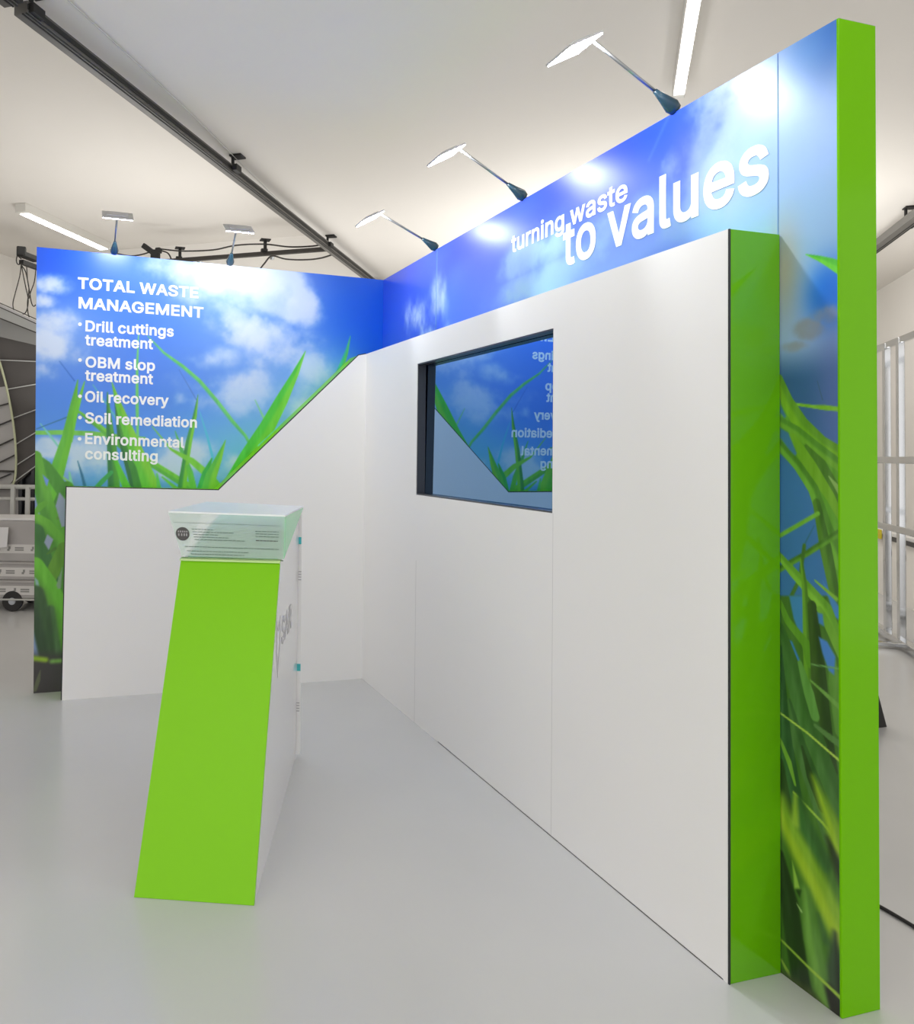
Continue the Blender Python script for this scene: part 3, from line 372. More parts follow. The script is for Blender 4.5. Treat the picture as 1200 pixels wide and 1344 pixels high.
t = np.clip((Z - 1.1) / 1.4, 0, 1)[:, None]
C = np.array([92, 164, 230.]) * (1 - t) + np.array([40, 98, 228.]) * t
blob1(190, 480, 120, 70, (74, 128, 232), .7)
blob1(470, 400, 75, 75, (0, 84, 216), .95); blob1(495, 430, 40, 90, (0, 88, 222), .8)
blob1(60, 335, 60, 40, (0, 84, 226), .9); blob1(140, 360, 70, 35, (44, 92, 230), .6)
blob1(330, 590, 100, 50, (110, 196, 224), .8); blob1(440, 500, 50, 40, (96, 180, 236), .7)
blob1(390, 530, 80, 55, (140, 192, 236), .7); blob1(330, 440, 110, 80, (150, 184, 236), .55); blob1(300, 370, 110, 40, (172, 194, 238), .6); blob1(75, 440, 60, 45, (150, 184, 238), .6)
cloud1([(275, 360, 90, 34, 1), (345, 385, 66, 44, 1.2), (390, 405, 42, 36, 1.1), (340, 445, 85, 46, 1.1), (300, 420, 60, 34, 1), (385, 465, 60, 42, .95), (320, 500, 100, 34, .75), (245, 385, 50, 28, .7), (400, 510, 60, 34, .7)], (198, 214, 241), 3, scale=3.4, amp=1.0, lo=.25, hi=1.0)
cloud1([(300, 362, 60, 24, 1), (350, 375, 50, 26, 1.1), (385, 395, 34, 26, 1), (330, 430, 55, 28, 1), (200, 348, 30, 16, .7)], (208, 220, 242), 5, scale=4.4, amp=1.0, lo=.3, hi=1.0)
cloud1([(70, 375, 26, 16, 1), (60, 395, 20, 14, .9), (75, 425, 36, 24, 1.1), (65, 450, 46, 32, 1.2), (110, 462, 42, 22, .9), (55, 485, 34, 18, .7)], (204, 218, 242), 8, scale=4.6, amp=.9, lo=.25, hi=1.0)
cloud1([(330, 525, 80, 26, .8), (250, 525, 50, 18, .6), (420, 485, 46, 28, .7), (400, 530, 40, 30, .7), (280, 470, 50, 20, .6)], (190, 212, 242), 13, scale=4, amp=1.0, lo=.25, hi=1.0)
cloud1([(60, 590, 26, 16, 1), (120, 600, 40, 34, 1), (250, 600, 46, 26, .9), (225, 615, 46, 18, .8), (300, 610, 36, 22, .8)], (190, 212, 232), 17, scale=4.5, amp=.9, lo=.25, hi=1.0)
# lower left: meadow picture
t = sstep(1.30, 1.10, Z) * sstep(-1.80, -1.93, S)
over(C, t * .9, (128, 144, 184))
g0, g1, g2, g3 = (104, 190, 40), (70, 150, 52), (128, 204, 50), (40, 112, 58)
blade1([(78, 474, .6), (98, 500, 1)], (30, 90, 190)); blade1([(122, 505, 1), (150, 545, 2), (165, 570, 2)], (92, 190, 190))
blade1([(182, 437, 1), (180, 480, 3), (180, 530, 4), (181, 580, 3), (180, 640, 2)], (112, 206, 110))
blade1([(194, 441, 1), (215, 463, 3), (240, 481, 4.5), (262, 500, 5), (285, 527, 5), (305, 553, 5), (322, 572, 4), (332, 590, 3)], (110, 206, 96), (90, 190, 120))
blade1([(235, 485, .5), (258, 525, 1)], (70, 110, 190)); blade1([(262, 540, 1), (272, 572, 3), (282, 612, 4)], (80, 190, 220))
blade1([(47, 568, 5), (80, 567.5, 6), (120, 569, 6), (150, 572, 5), (190, 575, 3)], (116, 196, 78))
blade1([(53, 556, 1), (66, 572, 2.5), (78, 588, 2)], (120, 208, 190)); blade1([(48, 563, 1), (92, 546, 1.5)], (40, 110, 150))
blade1([(64, 612, 2), (90, 632, 2)], (140, 210, 90))
blade1([(103, 540, 3), (130, 560, 7), (160, 585, 9), (205, 612, 9), (250, 640, 10)], (116, 200, 56), (88, 176, 60))
blade1([(141, 515, 1), (143, 550, 7), (147, 590, 12), (150, 645, 15)], (78, 160, 52), (46, 126, 64))
blade1([(150, 520, .5), (158, 570, 8), (170, 610, 12), (180, 645, 14)], g1, g3)
blade1([(147, 502, 1), (156, 532, 8), (170, 570, 15), (186, 610, 19), (201, 648, 24)], g2, (100, 196, 52))
blade1([(160, 580, 3), (175, 615, 8), (183, 648, 10)], (60, 140, 50)); blade1([(150, 600, 4), (162, 630, 9), (170, 648, 10)], (92, 196, 44))
blade1([(102, 499, 1), (97, 530, 8), (88, 575, 13), (76, 615, 17), (66, 650, 20)], g0, (92, 180, 48))
blade1([(111, 501, 1), (104, 525, 5), (98, 552, 4), (95, 580, .5)], (110, 198, 46))
blade1([(102, 605, 1), (108, 625, 3), (113, 645, 4)], (34, 110, 150)); blade1([(146, 620, 5), (134, 632, 6), (122, 645, 5)], (56, 164, 84))
blade1([(91, 620, 2), (95, 645, 6)], (130, 210, 170))
blade1([(230, 566, 1), (238, 590, 5), (250, 620, 7), (256, 648, 7)], (86, 186, 84))
blade1([(260, 518, .6), (256, 545, 5), (248, 580, 8), (243, 610, 9), (238, 648, 12)], (120, 200, 50), (60, 150, 70))
blade1([(200, 560, 1), (225, 590, 3), (252, 605, 8), (275, 625, 10), (290, 645, 12)], (124, 206, 58))
blade1([(278, 602, 2), (270, 622, 10), (264, 648, 14)], (52, 176, 70)); blade1([(296, 578, 1), (287, 602, 9), (277, 625, 15), (272, 648, 18)], g2, (90, 190, 66))
blade1([(246, 612, 4), (252, 632, 8), (256, 648, 8)], (100, 196, 60)); blade1([(206, 622, 2), (210, 648, 7)], (96, 200, 90)); blade1([(213, 626, 2), (236, 645, 6)], (104, 196, 70))
blade1([(335, 525, 1), (346, 548, 3), (357, 566, 4), (362, 578, 3)], (130, 206, 150))
blade1([(401, 461, .8), (388, 490, 9), (370, 525, 17), (350, 562, 21), (325, 600, 22), (296, 646, 18)], (116, 204, 56), (78, 196, 60))
blade1([(460, 441, .8), (455, 462, 5), (448, 482, 8), (438, 505, 8)], (92, 200, 90), (60, 190, 150))
blade1([(478, 466, 1), (458, 478, 7), (440, 498, 7), (420, 520, 6)], (60, 200, 190))
blade1([(372, 566, 5), (345, 595, 6), (310, 634, 6)], (120, 230, 150)); blade1([(340, 585, 3), (420, 512, 3), (470, 470, 3)], (110, 226, 190))
# meadow strip
blade1([(52, 720, 20), (60, 760, 26), (80, 820, 30)], (58, 112, 44), (40, 84, 40))
blade1([(46, 600, 10), (60, 612, 14), (80, 640, 16), (96, 668, 12)], (72, 146, 40))
blade1([(88, 640, 16), (76, 668, 16), (66, 690, 10)], (84, 160, 44), (70, 140, 44))
blade1([(46, 600, 16), (54, 640, 18), (62, 668, 20), (74, 700, 24), (92, 740, 24)], (96, 170, 46), (76, 146, 40))
blade1([(43, 680, 16), (58, 692, 22), (74, 712, 24), (86, 745, 20), (90, 790, 14)], (104, 178, 46), (74, 140, 36))
blade1([(47, 672, 6), (54, 664, 8), (60, 660, 6)], (92, 164, 40))
blade1([(45, 700, 24), (54, 735, 26), (66, 775, 26), (82, 830, 26)], (52, 110, 46), (60, 120, 44))
blade1([(84, 720, 16), (72, 745, 16), (66, 765, 10)], (96, 150, 34)); blade1([(62, 727, 2), (72, 720, 4)], (70, 120, 30)); blade1([(76, 680, 4), (88, 672, 5)], (96, 150, 50))
blade1([(44, 745, 26), (62, 775, 30), (78, 805, 28), (84, 850, 20), (84, 900, 10)], (104, 184, 46), (86, 150, 40))
p_poly(C, S, Z, [a1(*q) for q in ((74, 768), (82, 744), (80, 772), (76, 773))], (132, 160, 136))
p_poly(C, S, Z, [a1(*q) for q in ((45, 757), (50, 762), (53, 776), (47, 768))], (140, 176, 176))
p_poly(C, S, Z, [a1(*q) for q in ((62, 701), (70, 708), (64, 722), (58, 712))], (150, 158, 190))
p_poly(C, S, Z, [a1(*q) for q in ((56, 623), (64, 630), (62, 638), (60, 636))], (110, 150, 230))
p_poly(C, S, Z, [a1(*q) for q in ((78, 646), (86, 656), (86, 690), (81, 692), (73, 664))], (152, 162, 196))
t = sstep(.30, .02, Z) * sstep(-1.84, -1.9, S); 
blade1([(46, 780, 22), (56, 820, 24), (66, 860, 26), (68, 900, 26)], (58, 92, 50), (44, 72, 42), .01)
blade1([(66, 800, 10), (72, 850, 14), (72, 890, 12)], (70, 110, 60), (52, 84, 46), .01)
over(C, sstep(.26, .17, Z) * sstep(-1.86, -1.92, S), (62, 58, 60))
blade1([(44, 864, 6), (60, 866, 6)], (150, 186, 50), None, .012); blade1([(68, 868, 5), (84, 867, 5)], (120, 170, 80), None, .012)
blade1([(53, 880, 1), (50, 893, 5), (46, 906, 4)], (92, 98, 74))
fn = (fbm(S * 40, Z * 8, 31, 3) - .5)[:, None]
green = (C[:, 1] > C[:, 2] + 25)[:, None]
C += np.where(green, fn * 26, 0)
print_mesh('graphic_print', P, C, nu, nv, M['print'], disp)

TXT = [('TOTAL WASTE', 102, 260.4, 378, 391, .119), ('MANAGEMENT', 103, 267, 404, 417, .119),
       ('Drill cuttings', 112, 228, 434.3, 441.5, .116), ('treatment', 111.5, 201, 452.5, 458, .116),
       ('OBM slop', 112, 203.5, 481.5, 486.5, .116), ('treatment', 111.5, 201, 499, 504, .116),
       ('Oil recovery', 111.5, 221.5, 526.8, 532.2, .116), ('Soil remediation', 111.5, 258.5, 555, 561, .116),
       ('Environmental', 111.5, 242, 582, 587.4, .116), ('consulting', 111.5, 207, 602, 605.5, .116)]
bm = bmesh.new()
for s_, x0, x1, y0, y1, em in TXT:
    p, q = at_y(x0, y0, 0), at_y(x1, y1, 0)
    add_text(bm, s_, (p[0], -.0005, p[2]), (1, 0, 0), (0, 0, 1), (0, -1, 0), q[0] - p[0], em, shear=(q[2] - p[2]) / (q[0] - p[0]), face=HEAVY)
for x, y in ((105, 425.5), (105, 472.5), (105, 520), (105, 548), (104.5, 576)):
    p = at_y(x, y, 0); ring = [p + np.array([.0105 * math.cos(k * math.pi / 8), 0, .0105 * math.sin(k * math.pi / 8)]) for k in range(16)]
    add_prism(bm, [q + np.array([0, -.0005, 0]) for q in ring], (0, -.0012, 0))
obj('lettering', bm, M['letter'], disp)

# ------------------------------------------------------------------ right display wall (picture at x = 0)
L2, T2 = 3.327, .121
disp2 = thing('display_wall', (.06, -1.66, 0), 'long blue sky display wall with turning waste to values lettering and lime green end', 'display wall')
bm = bmesh.new(); add_range(bm, (.003, -L2 + .004, 0), (T2, .0, H)); obj('wall_frame', bm, M['trim_grey'], disp2)
bm = bmesh.new(); add_range(bm, (-.001, -L2 - .004, 0), (T2 + .002, -L2 + .004, H)); bevel(bm, .0015, 1)
o = obj('end_panel', bm, M['lime_deep'], disp2); o['label'] = 'lime green narrow end panel'
yy = np.concatenate([np.linspace(-L2, -3.10, 110), np.linspace(-3.095, 0, 520)])
zz = np.concatenate([np.linspace(0, 1.93, 560), np.linspace(1.934, H, 130)])
nu, nv = len(yy), len(zz)
Yg, Zg = np.meshgrid(yy, zz); P = np.stack([np.zeros_like(Yg), Yg, Zg], -1).reshape(-1, 3); S, Z = P[:, 1], P[:, 2]
def a2(x, y): q = at_x(x, y, 0); return q[1], q[2]
def PX2(x, y): return (at_x(x, y, 0) - CAM) @ FW / FPX
def blade2(pts, c1, c2=None, soft=.002, k=1.): p_blade(C, S, Z, [a2(x, y) + (wd * PX2(x, y) * 1.15,) for x, y, wd in pts], c1, c2, soft, k)
def poly2(pts, c, k=1.): p_poly(C, S, Z, [a2(x, y) for x, y in pts], c, k)
def cloud2(bl, c, seed, **kw):
    p_cloud(C, S, Z, [a2(x, y) + (rx, rz, k) for x, y, rx, rz, k in bl], c, seed, **kw)
def blob2(x, y, rx, rz, c, k=1., ang=0.): s, z = a2(x, y); p_blob(C, S, Z, s, z, rx, rz, c, k, ang)
t = np.clip((Z - 1.6) / .9, 0, 1)[:, None]
C = np.array([70, 128, 226.]) * (1 - t) + np.array([22, 74, 230.]) * t
over(C, sstep(0, -.5, S) * .75, (72, 98, 238))
over(C, sstep(-1.0, -2.2, S) * sstep(2.4, 2.0, Z) * .75, (146, 176, 242))
blob2(500, 400, .12, .3, (0, 72, 222), .8); blob2(850, 175, .45, .10, (30, 76, 236), .75); blob2(700, 240, .3, .06, (50, 80, 236), .6)
cloud2([(545, 420, .22, .14, 1), (575, 400, .12, .18, .8), (560, 440, .3, .06, .8)], (176, 198, 246), 41, scale=8, amp=1.3, stretch=.6, lo=.15, hi=1.4)
cloud2([(700, 335, .45, .09, .8), (820, 310, .4, .14, .9), (720, 365, .5, .08, .9), (900, 290, .3, .16, 1)], (140, 174, 226), 43, scale=3.5, amp=1.1, lo=.2, hi=1.0)
cloud2([(925, 160, .2, .3, 1.0), (960, 190, .22, .3, 1.1), (1000, 240, .25, .35, 1.3), (880, 215, .12, .12, .9), (900, 130, .12, .12, .7)], (152, 174, 224), 47, scale=4.5, amp=1.0, lo=.25, hi=.95)
over(C, sstep(-2.9, -3.1, S) * sstep(1.6, 1.85, Z) * .92, (146, 178, 228))
blob2(1090, 40, .10, .12, (46, 104, 192), .9); blob2(1060, 70, .08, .08, (90, 150, 224), .6)
over(C, sstep(-2.4, -3.0, S) * sstep(2.2, 2.0, Z) * .7, (138, 180, 214))
blob2(880, 330, .16, .05, (96, 130, 238), .8); blob2(895, 195, .06, .12, (84, 104, 240), .5)
blade2([(890, 130, .8), (872, 165, 2.5), (852, 210, 1)], (130, 154, 246), None, .012, .35); blade2([(574, 325, 1), (573, 380, 2.5), (572, 425, 2)], (150, 180, 246), None, .01, .7)  # second stroke: vertical light streak painted into the print
# right hand strip of the picture: low sky with shade painted in, long grass
lo = sstep(1.95, 1.75, Z) * sstep(-3.0, -3.1, S)
over(C, lo, (150, 178, 226)); blob2(1030, 355, .05, .13, (172, 168, 158), .95)  # taupe blob: tone of the shaded wedge painted into the cloud
blob2(1092, 385, .07, .07, (20, 110, 226), 1.); over(C, sstep(1.70, 1.58, Z) * sstep(-3.0, -3.1, S), (54, 94, 146))  # sky below the lamplit part darkened: shade put into the print colour
blob2(1092, 385, .06, .08, (20, 110, 226), .8)
cloud2([(1062, 432, .05, .03, 1.1), (1042, 455, .045, .018, .9), (1085, 412, .05, .028, .9)], (142, 150, 166), 53, scale=12, amp=1., lo=.2, hi=1.1)
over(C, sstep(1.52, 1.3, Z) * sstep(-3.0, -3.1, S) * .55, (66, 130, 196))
blob2(1095, 520, .06, .3, (92, 110, 176), .6)
blade2([(1058, 334, 1), (1075, 339, 6), (1090, 345, 11), (1104, 352, 15)], (104, 200, 60), (80, 180, 60))
G = [(122, 182, 44), (96, 156, 48), (74, 128, 44), (150, 200, 50), (52, 92, 40), (36, 62, 34)]
blade2([(1073, 500, .6), (1080, 525, 1)], (60, 90, 110)); blade2([(1040, 530, 3), (1070, 534, 4), (1083, 535, 6), (1102, 537, 5)], G[0])
poly2([(1024, 500), (1035, 520), (1048, 545), (1066, 565), (1085, 580), (1102, 588), (1104, 800), (1098, 790), (1085, 720), (1078, 690), (1062, 645), (1045, 615), (1024, 595)], G[1])
blade2([(1022, 498, 12), (1034, 528, 16), (1052, 558, 20), (1078, 582, 18), (1104, 596, 16)], (120, 176, 40), (98, 152, 44))
blade2([(1022, 552, 10), (1046, 566, 12), (1072, 588, 14), (1104, 612, 14)], (112, 168, 52), (84, 140, 46))
blade2([(1058, 585, 4), (1078, 610, 14), (1104, 660, 18)], (76, 122, 44)); blade2([(1040, 575, 12), (1064, 612, 16), (1090, 652, 12), (1104, 680, 8)], (114, 168, 44))
blade2([(1022, 582, 10), (1048, 612, 12), (1068, 642, 14), (1084, 690, 16), (1104, 740, 18)], (112, 172, 58), (80, 132, 46))
blade2([(1088, 625, 1), (1098, 638, 6), (1106, 655, 4)], (140, 178, 96)); blade2([(1072, 660, 10), (1084, 720, 16), (1094, 770, 14), (1104, 820, 10)], (84, 130, 44), (64, 104, 40))
poly2([(1025, 532), (1032, 546), (1030, 549), (1024, 541)], (66, 120, 160)); poly2([(1025, 562), (1035, 568), (1046, 595), (1044, 598), (1036, 590), (1024, 574)], (64, 118, 162))
blade2([(1024, 703, 5), (1050, 688, 5), (1074, 674, 5)], (116, 178, 60)); blade2([(1022, 748, 7), (1060, 726, 7), (1102, 699, 8)], (96, 150, 50), (70, 116, 40))
blade2([(1069, 690, .8), (1056, 715, 1.5)], (50, 100, 110)); blade2([(1056, 716, 5), (1050, 760, 5), (1030, 800, 5)], (74, 116, 50))
t = sstep(1.0, .90, Z) * sstep(-3.0, -3.1, S)
poly2([(1024, 782), (1104, 782), (1108, 1340), (1024, 1300)], (70, 112, 42)); 
poly2([(1036, 782), (1056, 782), (1056, 834), (1050, 833), (1042, 812)], (66, 132, 186)); poly2([(1080, 762), (1104, 800), (1104, 815), (1096, 810)], (70, 130, 190))
blade2([(1022, 728, 8), (1042, 752, 12), (1066, 778, 14), (1085, 800, 16), (1104, 850, 16)], (128, 186, 60), (104, 160, 50))
blade2([(1052, 735, 4), (1056, 765, 7), (1058, 800, 9), (1060, 850, 12), (1064, 930, 14)], (108, 160, 50), (80, 124, 44))
blade2([(1070, 762, 2), (1098, 786, 5)], (130, 180, 60))
blade2([(1024, 790, 6), (1034, 815, 9), (1058, 845, 12), (1064, 870, 12)], (96, 150, 44)); 
blade2([(1066, 795, 12), (1072, 850, 18), (1080, 960, 26), (1090, 1010, 20)], (58, 84, 36), (44, 66, 32))
blade2([(1076, 800, 8), (1092, 830, 12), (1104, 860, 10)], (112, 166, 54)); blade2([(1092, 860, 8), (1096, 900, 16), (1104, 960, 16)], (92, 140, 56))
poly2([(1032, 838), (1040, 842), (1050, 866), (1058, 886), (1046, 884), (1038, 862)], (60, 126, 196)); poly2([(1075, 836), (1086, 842), (1097, 862), (1095, 886), (1088, 880), (1080, 858)], (72, 126, 200))
poly2([(1073, 804), (1080, 806), (1082, 822), (1075, 818)], (64, 124, 186))
blade2([(1024, 825, 14), (1040, 880, 26), (1058, 940, 30), (1080, 1000, 26), (1104, 1060, 26)], (72, 116, 56), (58, 98, 44))
blade2([(1050, 870, 6), (1062, 910, 14), (1070, 940, 12)], (98, 150, 70)); blade2([(1064, 893, 2), (1085, 912, 5), (1104, 930, 6)], (110, 156, 72)); blade2([(1070, 952, 4), (1090, 968, 8), (1104, 978, 8)], (90, 130, 70))
blade2([(1065, 872, 1.5), (1104, 878, 2)], (110, 160, 90)); blade2([(1022, 850, 10), (1030, 960, 18), (1040, 1040, 26)], (60, 104, 56), (48, 84, 48))
blade2([(1036, 920, 6), (1050, 980, 20), (1072, 1040, 24), (1090, 1100, 22)], (76, 116, 60), (54, 90, 46))
blade2([(1024, 970, 4), (1036, 1000, 7), (1044, 1030, 3)], (120, 170, 60)); blade2([(1024, 1010, 1), (1032, 1032, 2.5)], (190, 200, 170))
blade2([(1053, 980, 3), (1064, 1020, 10), (1080, 1060, 12)], (40, 62, 30)); blade2([(1024, 1000, 10), (1034, 1060, 14), (1040, 1075, 4)], (48, 74, 36))
blade2([(1022, 934, 2), (1060, 962, 2.5), (1104, 1000, 3)], (176, 206, 84)); blade2([(1042, 1040, 2.5), (1080, 1080, 3.5), (1104, 1110, 4)], (150, 186, 70))
blade2([(1068, 1020, 4), (1080, 1050, 14), (1094, 1085, 22), (1106, 1130, 24)], (150, 186, 44), (120, 160, 44), .014)
blade2([(1050, 1050, 10), (1060, 1090, 24), (1080, 1130, 24)], (62, 106, 52), (56, 94, 46), .01)
blade2([(1024, 1050, 18), (1034, 1085, 24), (1052, 1120, 30), (1076, 1165, 32), (1106, 1230, 34)], (158, 190, 48), (132, 172, 48), .018)
blade2([(1044, 1045, 5), (1044, 1080, 10)], (150, 184, 60), None, .01)
blade2([(1086, 1100, 4), (1098, 1130, 14), (1106, 1160, 12)], (42, 54, 34), None, .012)
blade2([(1026, 1120, 6), (1036, 1180, 24), (1044, 1240, 28), (1052, 1290, 26)], (40, 62, 32), (34, 50, 28), .006)
blade2([(1058, 1170, 10), (1068, 1240, 24), (1082, 1300, 28), (1090, 1336, 24)], (110, 156, 66), (92, 136, 60), .014)
blade2([(1074, 1200, 3), (1084, 1235, 8)], (60, 96, 50), None, .01); blade2([(1096, 1225, 6), (1096, 1275, 20), (1100, 1330, 20)], (58, 78, 56), (44, 54, 42), .012)
poly2([(1040, 1130), (1046, 1150), (1050, 1166), (1043, 1166)], (150, 190, 76)); poly2([(1045, 1168), (1052, 1168), (1050, 1178)], (36, 56, 28))
blade2([(1046, 1186, 1), (1052, 1196, 3)], (160, 190, 120)); blade2([(1026, 1260, 3), (1034, 1275, 5), (1038, 1284, 2)], (140, 170, 70))
blade2([(1030, 1290, 24), (1060, 1310, 28), (1090, 1345, 26)], (84, 100, 44), (64, 78, 40), .012); blade2([(1090, 1300, 14), (1102, 1345, 16)], (38, 38, 34), None, .01)
blade2([(1022, 1230, 2.5), (1060, 1268, 3.5), (1106, 1312, 5)], (156, 190, 70), None, .003)
fn = (fbm(S * 60, Z * 10, 33, 3) - .5)[:, None]; green = (C[:, 1] > C[:, 2] + 25)[:, None]
C += np.where(green, fn * 30, 0)
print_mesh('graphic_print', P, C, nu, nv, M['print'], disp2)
bm = bmesh.new()
def line2(s_, x0, y0, x1, em):
    p = at_x(x0, y0, 0); q = at_x(x1, 300, 0)
    add_text(bm, s_, (-.0005, p[1], p[2]), (0, -1, 0), (0, 0, 1), (-1, 0, 0), p[1] - q[1], em)
line2('turning waste', 671.7, 332, 824, .148); line2('to values', 739.6, 349.5, 1010, .333)
obj('lettering', bm, M['letter'], disp2)
M['print_joint'] = mat('print_joint', lin((96, 140, 200)), .5)
for x, y in ((1021.5, 200), (573, 360)):
    bm = bmesh.new(); s = at_x(x, y, 0)[1]; add_range(bm, (-.0012, s - .0012, 0 if x > 800 else 1.9), (.001, s + .0012, H - .002))
    obj('panel_joint', bm, M['print_joint'], disp2)

# ------------------------------------------------------------------ low white stepped box before the left wall
ZT = 1.991; ZA = 1.160
tl, tm, tr = at_y(87.5, 639.5, -D1), at_y(287, 643.5, -D1), at_y(471, 466.5, -D1)
prof = [(tl[0], 0), (tl[0], tl[2]), (tm[0], tm[2]), (tr[0], tr[2]), (-D2, ZT), (-D2, 0)]
sb = thing('panel_box', ((tl[0]) / 2, -D1 / 2, 0), 'white stepped panel with a diagonal edge below the TOTAL WASTE MANAGEMENT list', 'wall panel')
bm = bmesh.new(); add_prism(bm, [(x, -D1, z) for x, z in prof], (0, .012, 0)); obj('front_panel', bm, M['white'], sb)
def grow(d):
    (x0, _), (_, z1), (xm, zm), (xr, zr_), (xc, zc), _ = prof
    k = d * math.tan(math.radians(22.3))
    return [(x0 - d, 0), (x0 - d, z1 + d), (xm - k, zm + d), (xr - k, zr_ + d), (xc, zc + d), (xc, 0)]
bm = bmesh.new(); add_prism(bm, [(x, -D1 + .012, z) for x, z in grow(.001)], (0, D1 - .014, 0)); o = obj('edge_panel', bm, M['lime'], sb); o['label'] = 'green top and side edges'
g0, g1 = grow(0), grow(.0055)
bm = bmesh.new()
for i in range(4): add_prism(bm, [(g0[i][0], -D1 + .002, g0[i][1]), (g0[i + 1][0], -D1 + .002, g0[i + 1][1]), (g1[i + 1][0], -D1 + .002, g1[i + 1][1]), (g1[i][0], -D1 + .002, g1[i][1])], (0, .008, 0))
o = obj('edge_strip', bm, M['dark_gap'], sb); o['label'] = 'thin dark edge line'

# ------------------------------------------------------------------ tall white box before the right wall, with the screen opening
L2W = 3.147
TY0, TY1, TZ0, TZ1 = .997, 2.290, 1.166, 1.847
wb = thing('panel_box', (-.086, -1.6, 0), 'tall white panel box with green end, holding the television before the sky wall', 'wall panel')
bm = bmesh.new()
def ring_panel(bm, x0, x1, ya, yb, za, zb):
    """panel in the plane x, with a rectangular opening"""
    A = [(ya, 0), (yb, 0), (yb, ZT), (ya, ZT)]; B = [(-TY0, za), (-TY1, za), (-TY1, zb), (-TY0, zb)]
    vs_ = [[bm.verts.new((x, y, z)) for y, z in R] for x in (x0, x1) for R in (A, B)]
    for k in range(4):
        n = (k + 1) % 4
        bm.faces.new((vs_[0][k], vs_[0][n], vs_[1][n], vs_[1][k])); bm.faces.new((vs_[2][k], vs_[3][k], vs_[3][n], vs_[2][n]))
        bm.faces.new((vs_[0][k], vs_[2][k], vs_[2][n], vs_[0][n])); bm.faces.new((vs_[1][k], vs_[1][n], vs_[3][n], vs_[3][k]))
ring_panel(bm, -D2, -D2 + .014, -D1, -L2W + .004, TZ0, TZ1); obj('front_panel', bm, M['white'], wb)
bm = bmesh.new(); add_range(bm, (-D2 + .004, -L2W, 0), (-.002, -L2W + .016, ZT)); bevel(bm, .001, 1)
o = obj('end_panel', bm, M['green_gloss'], wb); o['label'] = 'glossy green end face'
bm = bmesh.new(); add_range(bm, (-D2 + .014, -L2W + .016, ZT - .014), (-.002, -D1, ZT)); obj('top_panel', bm, M['lime_deep'], wb)
bm = bmesh.new(); add_range(bm, (-D2 + .0005, -L2W - .0012, 0), (-D2 + .0045, -L2W + .004, ZT)); o = obj('edge_strip', bm, M['dark_gap'], wb); o['label'] = 'dark joint along the green edge'
M['joint'] = mat('panel_joint_line', lin((196, 195, 195)), .6); bm = bmesh.new()
s = at_x(545, 850, -D2)[1]; z1 = at_x(545, 735, -D2)[2]; add_range(bm, (-D2 - .0004, s - .0012, 0), (-D2 + .001, s + .0012, z1)); obj('panel_joint', bm, M['joint'], wb); bm = bmesh.new()
s = at_x(725, 850, -D2)[1]; add_range(bm, (-D2 - .0003, s - .0008, 0), (-D2 + .001, s + .0008, TZ0))
obj('panel_joint', bm, M['joint'], wb)
bm = bmesh.new(); add_range(bm, (-D2 + .0, -L2W + .02, .0), (-D2 + .004, -1.3, .003)); 
obj('shadow_gap', bm, M['dark_gap'], wb)

# ------------------------------------------------------------------ television
XS = -D2 + .047
tv = thing('television', (XS, -(TY0 + TY1) / 2, TZ0), 'dark wall television set into the white panel, mirroring the opposite sky wall', 'television')
bm = bmesh.new(); tl_ = .006
add_hull8(bm, [(XS, -TY1 - .05, TZ0 - .05), (XS + .035, -TY1 - .05, TZ0 - .05), (XS + .035, -TY0 + .05, TZ0 - .05), (XS, -TY0 + .05, TZ0 - .05), (XS + tl_, -TY1 - .05, TZ1 + .05), (XS + .035, -TY1 - .05, TZ1 + .05), (XS + .035, -TY0 + .05, TZ1 + .05), (XS + tl_, -TY0 + .05, TZ1 + .05)]); obj('screen', bm, M['screen'], tv)
bm = bmesh.new(); r = .006
add_range(bm, (-D2 + .003, -TY0 - r, TZ0), (XS - .0005, -TY0, TZ1)); add_range(bm, (-D2 + .003, -TY1, TZ0), (XS - .0005, -TY1 + r, TZ1))
add_range(bm, (-D2 + .003, -TY1 + r, TZ1 - r), (XS - .0005, -TY0 - r, TZ1)); add_range(bm, (-D2 + .003, -TY1 + r, TZ0), (XS - .0005, -TY0 - r, TZ0 + r))
obj('bezel', bm, M['bezel'], tv)
